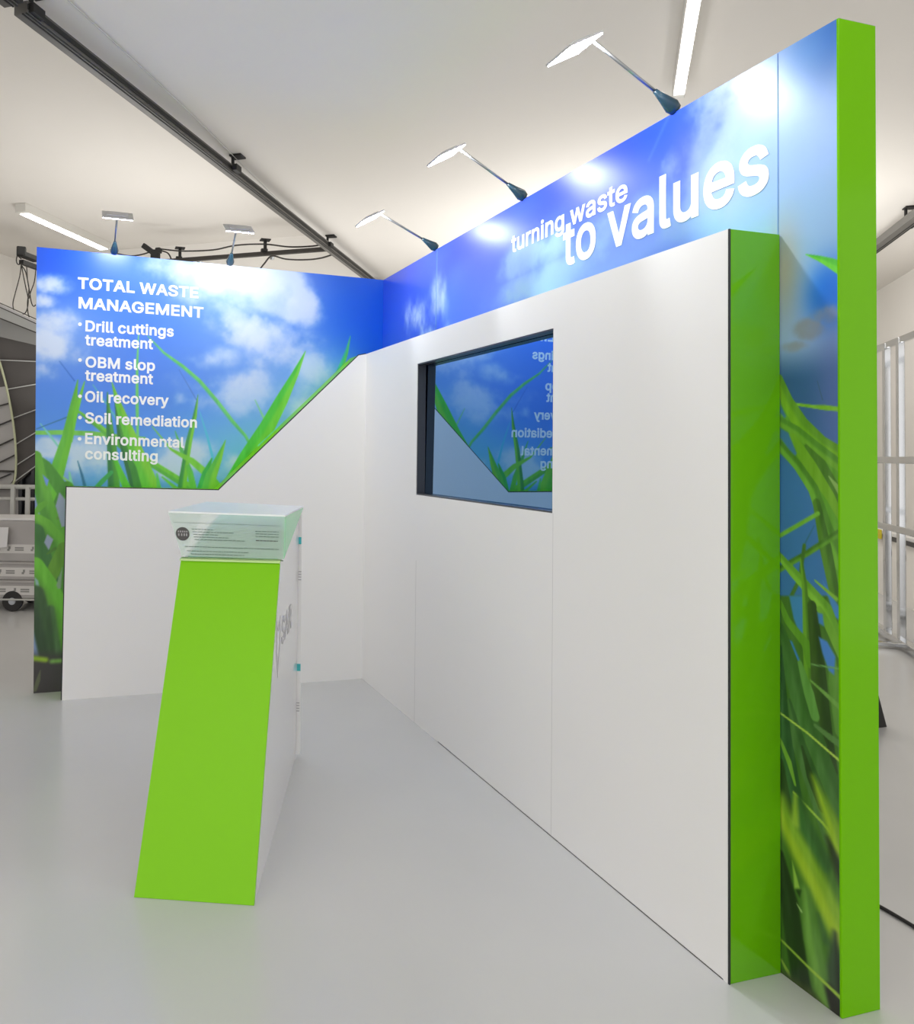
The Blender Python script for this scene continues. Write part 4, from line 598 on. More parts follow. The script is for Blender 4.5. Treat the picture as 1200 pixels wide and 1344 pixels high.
# ------------------------------------------------------------------ arm spotlights clipped on the wall tops
def spotlight(base, out, along, tip, label, off=(0, 0, 0)):
    """base on the wall's top edge; out = unit vector away from the wall's picture; tip = end of the arm"""
    base, out, along, tip, off = (np.array(q, float) for q in (base, out, along, tip, off))
    up = np.array([0, 0, 1.])
    r = thing('arm_spotlight', base, label, 'spotlight', 'LED arm spotlights on top of the display walls')
    d = tip - base; d /= np.linalg.norm(d)
    root = base + up * .018
    c1 = root + d * .085
    bm = bmesh.new(); add_tube(bm, [root - d * .012, root + d * .008, root + d * .045, c1], [.020, .025, .016, .008], 12); obj('clamp_cone', bm, M['clamp'], r, True)
    bm = bmesh.new(); add_box(bm, base + up * .006 - out * .028, (.014, .022, .005), (along, out, up)); add_box(bm, base - up * .01 - out * .01, (.012, .007, .02), (along, out, up)); obj('wall_clip', bm, M['steel'], r)
    bm = bmesh.new(); add_tube(bm, [c1 - d * .005, tip], .0055, 10); obj('arm', bm, M['steel'], r, True)
    # head: a flat square housing whose lit face looks down and back to the wall
    t = .55; f = out * 1.0 - up * t; f /= np.linalg.norm(f); nrm = np.cross(along, f); nrm /= np.linalg.norm(nrm)
    if nrm[2] < 0: nrm = -nrm
    hw, hl, th = (.071 if along[1] else .082), .067, .008
    c = tip + f * (hl - .006) + nrm * .003 + off
    bm = bmesh.new(); add_box(bm, c + nrm * th * .5, (hw, hl, th * .5), (along, f, nrm)); add_box(bm, c + nrm * (th + .003), (hw * .7, hl * .6, .004), (along, f, nrm)); bevel(bm, .003, 2)
    h = obj('lamp_head', bm, M['lampbody'], r)
    bm = bmesh.new(); add_box(bm, c - nrm * .0016, (hw - .004, hl - .004, .0016), (along, f, nrm)); obj('light_panel', bm, M['spot'], h)
    # the same lamp's lensed beam, thrown down along the wall
    if along[1]:
        l = bpy.data.lights.new('lamp_beam', 'SPOT'); l.energy = BEAM_POWER; l.color = (.90, .95, 1); l.spot_size = math.radians(62); l.spot_blend = .8; l.shadow_soft_size = .03
        lo_ = bpy.data.objects.new('lamp_beam', l); col.objects.link(lo_)
        src = c - nrm * .012; aim = base - along * .62 - up * .75
        lo_.parent = r; lo_.location = V3(src) - world_loc(r); lo_.rotation_euler = V3(aim - src).to_track_quat('-Z', 'Y').to_euler()
    return r
for (bx, by), (tx, ty), lb in (((884, 134), (779, 54), 'LED arm spotlight nearest the lime green wall end, above values'),
                              ((686, 253), (604, 196), 'middle LED arm spotlight of the right sky wall, above turning waste'),
                              ((571, 322), (500, 281), 'LED arm spotlight on the right sky wall nearest the inner corner')):
    b = at_x(bx, by, .0); b[2] = H; tip = at_y(tx, ty, b[1])
    spotlight(b, (-1, 0, 0), (0, 1, 0), tip, lb, (0, .02, 0))
for (bx, by), (tx, ty), lb in (((150, 329), (154, 281), 'LED arm spotlight on the left sky wall above the word TOTAL'),
                              ((302, 345), (311, 298), 'LED arm spotlight on the left sky wall right of the word WASTE')):
    b = at_y(bx, by, .0); b[2] = TL[2] + (H - TL[2]) * (b[0] - TL[0]) / (-TL[0]); tip = at_y(tx, ty, -.31)
    spotlight(b, (0, -1, 0), (1, 0, 0), tip, lb)

# ------------------------------------------------------------------ lectern counter
LO = np.array([-1.639, -2.304, 0]); LU = np.array([.922, -.388, 0]); LV = np.array([.346, .938, 0]); LW = .3727
def lec(u, v, z): return LO + LU * u + LV * v + np.array([0, 0, z])
ct = thing('counter', lec(LW / 2, .6, 0), 'slanted lime green and white information counter with a clear acrylic top', 'counter')
ZF, VF, VB, ZB = .966, .509, 1.2, 1.098
def side(u0, u1):
    bm = bmesh.new(); add_prism(bm, [lec(u0, .004, 0), lec(u0, VB, 0), lec(u0, VB, ZB), lec(u0, VF + .004, ZF)], lec(u1, 0, 0) - lec(u0, 0, 0)); return bm
o = obj('side_panel', side(LW - .012, LW), M['white_gloss'], ct); o['label'] = 'white side with a grey emblem'
obj('side_panel', side(0, .012), M['white'], ct)
bm = bmesh.new(); n = np.cross(LU, lec(0, VF, ZF) - lec(0, 0, 0)); n /= np.linalg.norm(n); n = n if n[1] < 0 else -n
add_prism(bm, [lec(-.001, 0, .001), lec(LW + .001, 0, .001), lec(LW + .001, VF, ZF), lec(-.001, VF, ZF)], -n * .014); obj('front_panel', bm, M['lime'], ct).__setitem__('label', 'slanted lime green front')
bm = bmesh.new(); add_prism(bm, [lec(.012, VB - .012, 0), lec(LW - .012, VB - .012, 0), lec(LW - .012, VB, 0), lec(.012, VB, 0)], (0, 0, ZB)); obj('back_panel', bm, M['white'], ct)
bm = bmesh.new(); add_prism(bm, [lec(.012, VF + .012, ZF - .02), lec(LW - .012, VF + .012, ZF - .02), lec(LW - .012, VB - .012, ZB - .02), lec(.012, VB - .012, ZB - .02)], (0, 0, .018)); obj('desk_top', bm, M['desk'], ct)
bm = bmesh.new(); add_prism(bm, [lec(-.004, VF - .006, ZF + .001), lec(LW + .002, VF - .006, ZF + .001), lec(LW + .002, VF + .02, ZF + .006), lec(-.004, VF + .02, ZF + .006)], (0, 0, .006)); obj('front_ledge', bm, mat('pale_green_ledge', lin((196, 226, 150)), .2), ct)
bm = bmesh.new(); add_bar(bm, lec(0, VF + .010, ZF + .010), lec(LW + .012, VF + .010, ZF + .009), .004, .003); obj('seal_strip', bm, mat('dark_green_seal', lin((40, 84, 30)), .4), ct)
# acrylic case: front pane leans out, lid flat, right cheek tinted
TZ = 1.145; BZ = .982
fb0, fb1 = lec(-.002, VF + .018, BZ), lec(LW + .014, VF + .018, BZ - .002)
ft0, ft1 = lec(-.050, .50, TZ), lec(.392, .50, TZ - .006)
bt0, bt1 = lec(-.035, 1.10, TZ), lec(.400, 1.12, TZ - .012)
case = obj('acrylic_case', (lambda b: (add_prism(b, [fb0, fb1, ft1, ft0], -LV * .004), b)[1])(bmesh.new()), M['acrylic'], ct); case['label'] = 'clear acrylic front pane with small grey print'
bm = bmesh.new(); add_prism(bm, [ft0, ft1, bt1, bt0], (0, 0, .006)); o = obj('lid', bm, M['acrylic_top'], ct); o['label'] = 'frosted clear lid'
bm = bmesh.new(); add_prism(bm, [fb1, bt1, ft1], -LU * .004); o = obj('case_cheek', bm, M['acrylic_side'], ct); o['label'] = 'green tinted acrylic cheek'
bm = bmesh.new(); add_prism(bm, [fb0, bt0, ft0], LU * .004); obj('case_cheek', bm, M['acrylic'], ct)
# print on the front pane: coordinates (p across 0-1, q up 0-1)
def pane(p, q, h=.0046): 
    a = fb0 + (fb1 - fb0) * p; b = ft0 + (ft1 - ft0) * p
    return a + (b - a) * q - LV * h
rnd = random.Random(4)
def dashes(bm, p0, p1, q, h, gap=.006):
    p = p0
    while p < p1:
        wd = min(rnd.uniform(.015, .05), p1 - p)
        if wd > .004: add_prism(bm, [pane(p, q), pane(p + wd, q), pane(p + wd, q + h), pane(p, q + h)], -LV * .0006)
        p += wd + gap
for rows in (((.17, .36, .63), (.17, .55, .57), (.17, .40, .51), (.17, .49, .45), (.17, .64, .39)), ((.74, .95, .63), (.74, .95, .57), (.74, .95, .51)), ((.06, .95, .22), (.07, .66, .12), (.10, .62, .05))):
    bm = bmesh.new()
    for p0, p1, q in rows: dashes(bm, p0, p1, q, .014)
    obj('small_print', bm, M['ink'], case)
bm = bmesh.new(); add_prism(bm, [pane(.02, .78), pane(.96, .78), pane(.96, .786), pane(.02, .786)], -LV * .0006); obj('fine_line', bm, M['ink'], case)
bm = bmesh.new(); dashes(bm, .74, .94, .41, .02); obj('bold_print', bm, M['ink_dark'], case)
bm = bmesh.new(); cc = pane(.075, .52); cw = (fb1 - fb0) / np.linalg.norm(fb1 - fb0); cu = (ft0 - fb0); cu = cu - cw * (cu @ cw); cu /= np.linalg.norm(cu)
add_prism(bm, [cc + cw * .026 * math.cos(k * math.pi / 12) + cu * .026 * math.sin(k * math.pi / 12) for k in range(24)], -LV * .001); lg = obj('round_emblem', bm, M['ink_dark'], case); lg['label'] = 'dark grey round emblem'
bm = bmesh.new()
for q, ps in ((.006, (-.018, -.010, -.002, .006, .014)), (-.008, (-.017, -.006, .004, .013))):
    for p in ps:
        a = cc + cw * p + cu * q - LV * .0012
        add_prism(bm, [a, a + cw * .005, a + cw * .005 + cu * (.006 if q > 0 else .010), a + cu * (.006 if q > 0 else .010)], -LV * .0006)
obj('emblem_lettering', bm, M['logo_grey'], lg)
# emblem on the right side
def sd(v, z): return lec(LW + .0004, v, z)
bm = bmesh.new()
sh = [(.445, .77), (.50, .735), (.555, .765), (.56, .66), (.50, .55), (.45, .65)]; mc = (.502, .68)
for (v0, z0), (v1, z1) in zip(sh, sh[1:] + sh[:1]):
    add_prism(bm, [sd(v0, z0), sd(v1, z1), sd(v1 + (mc[0] - v1) * .3, z1 + (mc[1] - z1) * .3), sd(v0 + (mc[0] - v0) * .3, z0 + (mc[1] - z0) * .3)], LU * .0006)
add_text(bm, 'SAR', sd(.60, .645), LV, (0, 0, 1), LU, .34, .19)
obj('side_emblem', bm, mat('pale_grey_emblem', lin((196, 194, 197)), .4), ct)
# leaflet board on the back, its edge showing past the side
bm = bmesh.new(); add_prism(bm, [lec(.02, VB + .002, .016), lec(.393, VB + .002, .016), lec(.385, VB + .002, ZB + .004), lec(.02, VB + .002, ZB + .004)], LV * .006); bd = obj('leaflet_board', bm, M['white'], ct)
for y in (709.5, 876):
    z = at_plane(391, y, np.cross(LU, (0, 0, 1)), np.cross(LU, (0, 0, 1)) @ lec(0, VB, 0))[2]
    u1 = .388 - (z - .5) * .008
    bm = bmesh.new(); add_prism(bm, [lec(.340, VB + .001, z - .016), lec(u1, VB + .001, z - .016), lec(u1, VB + .001, z + .016), lec(.340, VB + .001, z + .016)], LV * .001)
    obj('teal_mark', bm, M['teal'], bd)
for z0 in (.80, .21):
    bm = bmesh.new()
    for k, dz in enumerate((.034, .022, .010, -.002)):
        add_prism(bm, [lec(.340, VB + .0012, z0 + dz), lec(.386, VB + .0012, z0 + dz), lec(.386, VB + .0012, z0 + dz + .004), lec(.340, VB + .0012, z0 + dz + .004)], LV * .0006)
    obj('leaflet_print', bm, M['logo_grey'], bd)

# ------------------------------------------------------------------ ceiling: lights, tracks, cables
def fluorescent(p, q, wid, hei, label, group='long fluorescent ceiling lights'):
    """p, q: ends of the lit underside's middle line"""
    p, q = np.array(p, float), np.array(q, float); d = (q - p) / np.linalg.norm(q - p)
    r = thing('fluorescent_lamp', (p + q) / 2, label, 'ceiling light', group)
    bm = bmesh.new(); add_bar(bm, p - d * .07 + np.array([0, 0, hei / 2 + .004]), q + d * .07 + np.array([0, 0, hei / 2 + .004]), wid, hei); bevel(bm, .004, 1); b = obj('housing', bm, M['fixture'], r)
    bm = bmesh.new(); add_bar(bm, p + np.array([0, 0, .002]), q + np.array([0, 0, .002]), wid * .8, .006); obj('diffuser', bm, M['tube'], r)
    return r
ZL = 3.90
pL, qL = at_z(32, 281, ZL), at_z(136, 327.5, ZL)
fluorescent(pL, qL, .13, .10 - .004, 'long fluorescent ceiling light at upper left above the sky wall')
ZR = ZS - .075
pr, qr = at_z(913, -8, ZR), at_z(891.5, 124, ZR); dR = (qr - pr) / np.linalg.norm(qr - pr)
fluorescent(qr - dR * 1.5, qr, .064, .07, 'bright fluorescent ceiling light above the right sky wall, cut by the top edge')
for a, b, z in ((2.6, -5.9, ZL), (-1.0, -5.9, ZL), (1.2, .38, ZR), (-1.4, .38, ZR), (7.2, 1.5, ZR), (9.4, 1.5, ZR), (11.4, 1.5, ZR)):  # extra fixtures added out of view to light the hall
    fluorescent(hall(a - .85, b, z), hall(a + .85, b, z), .13 if z == ZL else .10, (4.0 if z == ZL else ZS) - z - .008, 'added unseen fluorescent ceiling light above the hall floor')

def track(p, q, wid, hei, label, clips, zc):
    p, q = np.array(p, float), np.array(q, float); d = (q - p) / np.linalg.norm(q - p); s = np.cross(d, (0, 0, 1)); s /= np.linalg.norm(s)
    r = thing('ceiling_track', (p + q) / 2, label, 'ceiling track')
    bm = bmesh.new(); add_bar(bm, p, q, wid, hei); bevel(bm, .004, 1); obj('rail', bm, M['alu'], r)
    bm = bmesh.new()
    for o_ in (.16, .42): add_bar(bm, p + s * wid * o_ - np.array([0, 0, hei / 2]), q + s * wid * o_ - np.array([0, 0, hei / 2]), wid * .10, .006)
    add_bar(bm, p + s * (wid / 2 + .001), q + s * (wid / 2 + .001), .006, hei * .4)
    obj('groove', bm, M['alu_dark'], r)
    for c in clips:
        c = np.array(c, float); bm = bmesh.new()
        add_tube(bm, [c + s * wid * .2 + np.array([0, 0, hei / 2]), np.array([c[0] + s[0] * wid * .2, c[1] + s[1] * wid * .2, zc - .001])], .012, 8)
        add_box(bm, c + s * wid * .62, (.04, .018, .022), (d, s, (0, 0, 1))); add_box(bm, np.array([c[0] + s[0] * .05, c[1] + s[1] * .05, zc - .007]), (.045, .045, .006), (d, s, (0, 0, 1)))
        bevel(bm, .002, 1)
        obj('bracket', bm, M['alu_dark'], r)
    return r
ZTK = 3.36
p0, p1 = at_z(27, 10, ZTK), at_z(482, 364, ZTK); dT = (p1 - p0) / np.linalg.norm(p1 - p0)
bpts = [p0 + dT * .05, at_z(303, 222, ZTK), at_z(428, 322, ZTK)]
track(p0, p1 + dT * 1.5, .075, .06, 'long dark lighting track crossing the ceiling diagonally at upper left', bpts, ZS)
track(p0 - dT * 1.2, p0 - dT * .06, .075, .06, 'short dark track piece joined at the top left picture corner', [p0 - dT * .10], ZS)
bm = bmesh.new(); e0 = p0 - dT * 1.2; sT = np.cross(dT, (0, 0, 1)); sT = sT / np.linalg.norm(sT)
wl = [at_z(80, -8, ZS - .012), at_z(230, 130, ZS - .012), at_z(315, 213, ZS - .012), at_z(400, 296, ZS - .012), at_z(462, 345, ZS - .012)]
add_tube(bm, spline(wl, 5), .003, 6); tag(obj('ceiling_wire', bm, M['trim_grey']), 'thin pale wire running along the ceiling beside the long dark track', 'wire')
p0, p1 = at_z(1215, 274, 3.3), at_z(1148, 325, 3.3); dT2 = (p1 - p0) / np.linalg.norm(p1 - p0)
track(p0, p1 + dT2 * 1.0, .09, .07, 'dark ceiling track at the right edge behind the lime wall end', [at_z(1186, 296, 3.3)], ZS)
# cross bar beyond the left wall, its clamp, hangers and hanging wire
ZX = 3.60
q0, q1 = at_z(205, 344, ZX), at_z(428, 327, ZX)
r = thing('truss_bar', (q0 + q1) / 2, 'dark horizontal lighting bar behind the top of the left sky wall', 'lighting bar')
bm = bmesh.new(); add_bar(bm, q0, q1, .05, .042); obj('rail', bm, M['cable'], r)
for x, y in ((348, 332), (236, 342)):
    c = at_z(x, y, ZX); bm = bmesh.new(); add_box(bm, c + np.array([0, 0, .07]), (.016, .016, .07)); add_box(bm, c + np.array([0, 0, .145]), (.055, .05, .006)); add_box(bm, c + np.array([-.01, 0, .03]), (.035, .03, .012)); obj('hanger', bm, M['alu_dark'], r)
for x, y in ((357, 335), (262, 341)):
    c = at_z(x, y, ZX); bm = bmesh.new(); add_tube(bm, [c - np.array([0, 0, .02]), c - np.array([0, 0, .05])], [.03, .02], 10); obj('knob', bm, M['steel'], r)
cl = thing('bar_clamp', at_z(204, 338, ZX), 'black clamp fitting at the end of the lighting bar above the left sky wall', 'clamp')
c = at_z(204, 336, ZX); bm = bmesh.new()
add_bar(bm, at_a(188, 322, (c - C0) @ RA_), at_a(207, 336, (c - C0) @ RA_), .05, .06); bevel(bm, .006, 1); obj('arm', bm, M['alu_dark'], cl)
bm = bmesh.new(); add_box(bm, c + np.array([0, 0, .02]), (.05, .03, .05), (RB_, RA_, (0, 0, 1))); add_box(bm, c + RB_ * .04 + np.array([0, 0, .06]), (.03, .03, .03), (RB_, RA_, (0, 0, 1))); bevel(bm, .006, 1); obj('jaw', bm, M['alu_dark'], cl)
bm = bmesh.new(); add_tube(bm, [c + np.array([0, 0, -.03]), c + np.array([0, 0, -.09])], .02, 8); obj('screw', bm, M['steel'], cl)
A8 = (q0 - C0) @ RA_ - .02
bm = bmesh.new()
add_tube(bm, spline([at_a(x, y, A8) for x, y in ((212, 327), (240, 329.5), (280, 328), (310, 322), (347, 320.5), (380, 324), (410, 323), (426, 320))]), .009, 6)
add_tube(bm, spline([at_a(x, y, A8) for x, y in ((154, 333), (172, 336), (190, 333), (202, 328))]), .009, 6)
add_tube(bm, spline([at_a(x, y, A8) for x, y in ((212, 329), (220, 332), (224, 338), (226, 346))]), .009, 6)
tag(obj('cable', bm, M['cable']), 'thin dark cable looping along the bar behind the left sky wall', 'cable')
bm = bmesh.new()
add_tube(bm, spline([at_a(x, y, A8 - .06) for x, y in ((335, 362), (347, 346), (357, 336), (375, 340), (398, 341), (420, 339), (440, 333))]), .009, 6)
tag(obj('cable', bm, M['cable']), 'thin dark cable drooping from a knob under the lighting bar to the long track', 'cable')
# left bar end with dangling cables
z0 = 3.58; e0, e1 = at_z(28, 338, z0), at_z(60, 350, z0); dd = (e1 - e0) / np.linalg.norm(e1 - e0)
r = thing('truss_bar', e0, 'black lighting bar end with clamps left of the left sky wall top', 'lighting bar')
bm = bmesh.new(); add_bar(bm, e0 - np.array([0, 0, .05]), e0 + dd * 1.6 - np.array([0, 0, .05]), .06, .05); obj('rail', bm, M['alu_dark'], r)
bm = bmesh.new(); add_bar(bm, e0 - dd * .03 + np.array([0, 0, .04]), e0 + dd * .28 + np.array([0, 0, .04]), .10, .06); add_box(bm, e0 + np.array([0, 0, .07]), (.05, .05, .05)); bevel(bm, .008, 1); obj('clamp', bm, M['alu_dark'], r)
bm = bmesh.new(); add_bar(bm, e0 + dd * .5 + np.array([0, 0, .04]), e0 + dd * .8 + np.array([0, 0, .04]), .10, .06); bevel(bm, .008, 1); obj('clamp', bm, M['alu_dark'], r)
AE = (e0 - CAM) @ FW
for pts, lb in (([(28, 346), (26, 362), (20, 385), (17, 398), (18, 408)], 'leftmost dark cable hanging in a long bow from the bar end'),
                ([(28, 340), (23, 336), (21.5, 342), (23.5, 347), (28, 346)], 'small black cable loop curling out at the left bar end'),
                ([(28, 346), (30, 358), (34, 378), (37, 392), (36, 404), (33, 411), (28, 413)], 'dark cable hanging from the bar end that curls left at its bottom'),
                ([(35, 350), (36, 366), (38, 380), (36, 398), (37, 412), (40, 421)], 'dark cable hanging nearly straight down to the pale cornice'),
                ([(29, 349), (34, 358), (38, 378), (41, 396), (44, 402), (47, 400)], 'dark cable hanging in a tight loop by the sky wall edge'),
                ([(47, 354), (45, 370), (40, 384), (38, 392)], 'short dark cable slanting down from behind the sky wall edge')):
    bm = bmesh.new(); add_tube(bm, spline([at_d(x, y, AE - .02 + .004 * len(lb) % .03) for x, y in pts]), .0065, 6); tag(obj('cable', bm, M['cable']), lb, 'cable')

# ------------------------------------------------------------------ left edge: curved dark display, cart with crates
DD = 7.7
def sheet(bm, pts, D, th=.03): add_prism(bm, [at_d(x, y, D) for x, y in pts], FW * th)
def bars(bm, segs, D, wid):
    for a, b in segs: add_bar(bm, at_d(*a, D), at_d(*b, D), wid, .02, FW)
gy = at_d(20, 600, DD); gy[2] = 0
cv = thing('exhibition_stand', gy, 'large dark grey curved display with white ribs at the left edge', 'display stand')
bm = bmesh.new(); sheet(bm, [(-60, 430), (0, 441), (60, 454), (60, 600), (30, 628), (12, 643), (-60, 643)], DD); obj('dark_panel', bm, M['fabric'], cv)
bm = bmesh.new(); sheet(bm, [(-60, 398), (0, 418), (60, 441), (60, 456), (0, 442), (-60, 430)], DD - .05); obj('grey_band', bm, M['mid_grey'], cv)
bm = bmesh.new(); sheet(bm, [(-60, 380), (0, 403), (60, 430), (60, 442), (0, 417.5), (-60, 395)], DD - .15, .1); obj('cornice', bm, M['trim_grey'], cv)
bm = bmesh.new(); sheet(bm, [(-60, 373), (0, 399), (60, 427), (60, 430), (0, 402.5), (-60, 377)], DD - .17, .1); obj('cornice_rim', bm, M['paper'], cv)
bm = bmesh.new(); bars(bm, [((-60, 376), (60, 430.5)), ((-60, 371), (60, 424.5))], DD - .2, .008); bars(bm, [((-60, 394), (60, 441.5))], DD - .2, .01); obj('rim_line', bm, M['cable'], cv)
bm = bmesh.new(); bars(bm, [((-60, 470), (0, 472.5)), ((0, 472.5), (60, 475)), ((9, 511), (60, 502)), ((17, 549), (60, 533)), ((21, 583), (60, 560)), ((21, 611), (60, 586)), ((14, 636), (60, 602))], DD - .012, .008); obj('rib', bm, M['trim_grey'], cv)
bm = bmesh.new(); sheet(bm, [(-60, 465), (0, 478), (6, 498), (11, 520), (16, 550), (19, 580), (20, 605), (17, 630), (10, 640), (-60, 640)], DD - .03, .015); obj('inner_panel', bm, M['fabric_light'], cv)
bm = bmesh.new(); sheet(bm, [(-60, 462), (0, 480), (6, 502), (8, 507), (0, 508), (-60, 508)], DD - .034, .003); o = obj('inner_corner', bm, M['fabric'], cv)
bm = bmesh.new(); bars(bm, [((-30, 541), (11, 529.5)), ((-30, 570), (16, 551)), ((-30, 598), (18, 576)), ((-30, 622), (20, 597)), ((-30, 640), (14, 622))], DD - .05, .012); bars(bm, [((-30, 617.5), (18, 619))], DD - .05, .02); obj('inner_seam', bm, M['cable'], cv)
bm = bmesh.new(); add_tube(bm, spline([at_d(x, y, DD - .07) for x, y in ((-6, 462), (0, 477), (6, 498), (11, 520), (16.5, 550), (20, 580), (21, 607), (19.5, 628), (15, 640))]), .0105, 8); obj('edge_tube', bm, M['olive'], cv, True)
bm = bmesh.new()
for x in (-25, 28, 44): add_bar(bm, at_d(x, 640 if x < 0 else (628 if x < 40 else 612), DD + .02), np.array([*at_d(x, 640, DD + .02)[:2], 0.]), .03, .03, FW)
sheet(bm, [(24, 634), (60, 600), (60, 700), (24, 700)], DD + .06, .02)
obj('dark_backing', bm, M['black'], cv)
bm = bmesh.new(); add_prism(bm, [at_d(-60, 645, DD + .1) * np.array([1, 1, 0]), at_d(26, 645, DD + .1) * np.array([1, 1, 0]), at_d(26, 645, DD + .3) * np.array([1, 1, 0]), at_d(-60, 645, DD + .3) * np.array([1, 1, 0])], (0, 0, at_d(10, 632, DD)[2])); obj('plinth', bm, M['fabric_light'], cv)

DC = 6.86
hx, hy = RT * np.array([1, 1, 0]), FW * np.array([1, 1, 0]); hx /= np.linalg.norm(hx); hy -= hx * (hx @ hy); hy /= np.linalg.norm(hy)
def cart(px, py, dd=0.): return at_d(px, py, DC + dd)
zdeck = at_d(20, 786, DC)[2]; xr = at_d(66, 780, DC); orig = np.array([xr[0], xr[1], 0])     # right end of the cart is hidden behind the wall
def cb(dx0, dx1, z0_, z1_, dy0=0, dy1=.5): return [orig + hx * a + hy * b + np.array([0, 0, z]) for z in (z0_, z1_) for a, b in ((dx0, dy0), (dx1, dy0), (dx1, dy1), (dx0, dy1))]
tr = thing('transport_cart', orig - hx * .4, 'grey rail transport cart on black casters at the left edge', 'cart')
bm = bmesh.new(); add_hull8(bm, cb(-.85, 0, zdeck - .016, zdeck - .001)); bevel(bm, .006, 1); obj('deck', bm, M['trim_grey'], tr)
zr = at_d(20, 639, DC + .55)[2]
bm = bmesh.new(); add_tube(bm, [orig + hx * -.9 + hy * .54 + np.array([0, 0, zr]), orig + hx * .02 + hy * .54 + np.array([0, 0, zr])], .022, 10)
add_tube(bm, [orig + hx * -.9 + hy * .54 + np.array([0, 0, zr - .11]), orig + hx * -.1 + hy * .54 + np.array([0, 0, zr - .11])], .016, 10); obj('handle_rail', bm, M['trim_grey'], tr, True)
for x in (17, 36.5, -30):
    p = at_d(x, 650, DC + .54); bm = bmesh.new(); add_bar(bm, np.array([p[0], p[1], zdeck]), np.array([p[0], p[1], zr]), .034, .034, FW); obj('upright', bm, M['trim_grey'], tr)
for x, dy in ((15, .03), (15, .44), (-80, .06), (-80, .44)):
    p = at_d(x, 793, DC); p = np.array([p[0], p[1], 0]) + hy * dy; rw = .086
    bm = bmesh.new()
    for k in range(1): add_tube(bm, [p + np.array([0, 0, rw]) - hy * .02, p + np.array([0, 0, rw]) + hy * .02], rw, 24)
    bevel(bm, .006, 2, [e for e in bm.edges if len(e.link_faces) == 2 and e.calc_face_angle(0) > 1]); wh = obj('caster', bm, M['rubber'], tr)
    bm = bmesh.new(); add_tube(bm, [p + np.array([0, 0, rw]) - hy * .024, p + np.array([0, 0, rw]) + hy * .024], .03, 16); add_box(bm, p + np.array([0, 0, (rw + zdeck - .03) / 2]), (.02, .03, max(.01, (zdeck - .03 - rw) / 2)), (hx, hy, (0, 0, 1))); obj('hub', bm, M['steel'], wh)
ys = [(786, 762), (762, 738), (738, 684)]
lbs = ['bottom grey transport crate on the cart at the left edge, labelled band', 'middle grey transport crate on the cart at the left edge', 'tall topmost grey transport crate on the cart at the left edge']
rnd = random.Random(9)
for k, (yb, yt) in enumerate(ys):
    z0_, z1_ = at_d(20, yb, DC)[2] + .001, at_d(20, yt, DC)[2] - .001
    r = thing('transport_crate', orig - hx * .4 + hy * .25 + np.array([0, 0, z0_]), lbs[k], 'crate', 'grey crates stacked on the cart')
    bm = bmesh.new(); v = add_hull8(bm, cb(-.80 + .02 * k, -.03, z0_, z1_, .02 + .006 * k, .46)); bevel(bm, .008, 2); obj('body', bm, M['crate'], r)
    if k < 2: bm = bmesh.new(); add_hull8(bm, cb(-.81 + .02 * k, -.02, z1_ - .022, z1_ - .002, .008 + .006 * k, .47)); bevel(bm, .004, 1); obj('rim', bm, M['crate'], r)
    zc_ = z0_ + (.03 if k < 2 else .07); y_ = .018 + .006 * k
    bm = bmesh.new(); add_hull8(bm, cb(-.79 + .02 * k, -.035, zc_, zc_ + .075, y_, y_ + .003)); b = obj('label_band', bm, M['crate_band'], r)
    for j in range(3):
        bm = bmesh.new(); x_ = -.26 - .2 * j + .07 * k
        for i in range(2): add_hull8(bm, cb(x_, x_ + .075, zc_ + .022 + .018 * i, zc_ + .034 + .018 * i, y_ - .0015, y_))
        obj('label_print', bm, M['mid_grey'], b)
        bm = bmesh.new(); add_hull8(bm, cb(x_ - .065, x_ - .045, zc_ + .02, zc_ + .036, y_ - .0015, y_)); add_hull8(bm, cb(x_ - .055, x_ - .038, zc_ + .034, zc_ + .058, y_ - .0015, y_)); obj('label_symbol', bm, M['mid_grey'], b)
ztop = at_d(20, 684, DC)[2]
bm = bmesh.new(); add_hull8(bm, cb(-.72, -.06, ztop, ztop + .022, .03, .42)); bevel(bm, .004, 1); tag(obj('paper_stack', bm, M['paper']), 'white sheets lying on top of the tall grey crate', 'paper')
bm = bmesh.new(); pz = at_d(4, 720, DC)
add_prism(bm, [at_d(-40, 692, DC - .015), at_d(11, 692, DC - .015), at_d(9, 718, DC - .015), at_d(-40, 722, DC - .015)], FW * .004); tag(obj('paper_sheet', bm, M['paper']), 'white sheet hanging against the front of the tall grey crate', 'paper')

# ------------------------------------------------------------------ right edge: chrome rack, table, cable
BR = 2.06
rk = thing('chrome_rack', at_z(1184, 852, 0), 'chrome tube garment rack standing beyond the lime green wall end', 'rack')
a_near = (at_z(1184, 852, 0) - C0) @ RA_; bR = (at_z(1184, 852, 0) - C0) @ RB_
zt = at_b(1182, 443, bR)[2]; zm = at_b(1182, 604, bR)[2]; zl = at_b(1182, 694, bR)[2]
def rp(a, z, db=0.): return hall(a, bR + db, z)
def rail(name, z, a0, a1, db=0., wid=.03, hei=.05):
    bm = bmesh.new(); add_bar(bm, rp(a0, z, db), rp(a1, z, db), wid, hei); bevel(bm, .004, 1); return obj(name, bm, M['chrome'], rk)
a_far = (at_b(1165, 700, bR) - C0) @ RA_
for a, db in ((a_near, 0), (a_far, 0), (a_near - 1.3, 0)):
    bm = bmesh.new(); add_bar(bm, rp(a, .01, db), rp(a, zt, db), .055, .045, RB_); bevel(bm, .004, 1); obj('post', bm, M['chrome'], rk)
rail('top_rail', zt - .02, a_near - 1.5, a_far + .5); rail('shelf_rail', zm, a_near - 1.5, a_far + .5, -.03); rail('shelf_rail', zl, a_near - 1.5, a_far + .5, -.03)
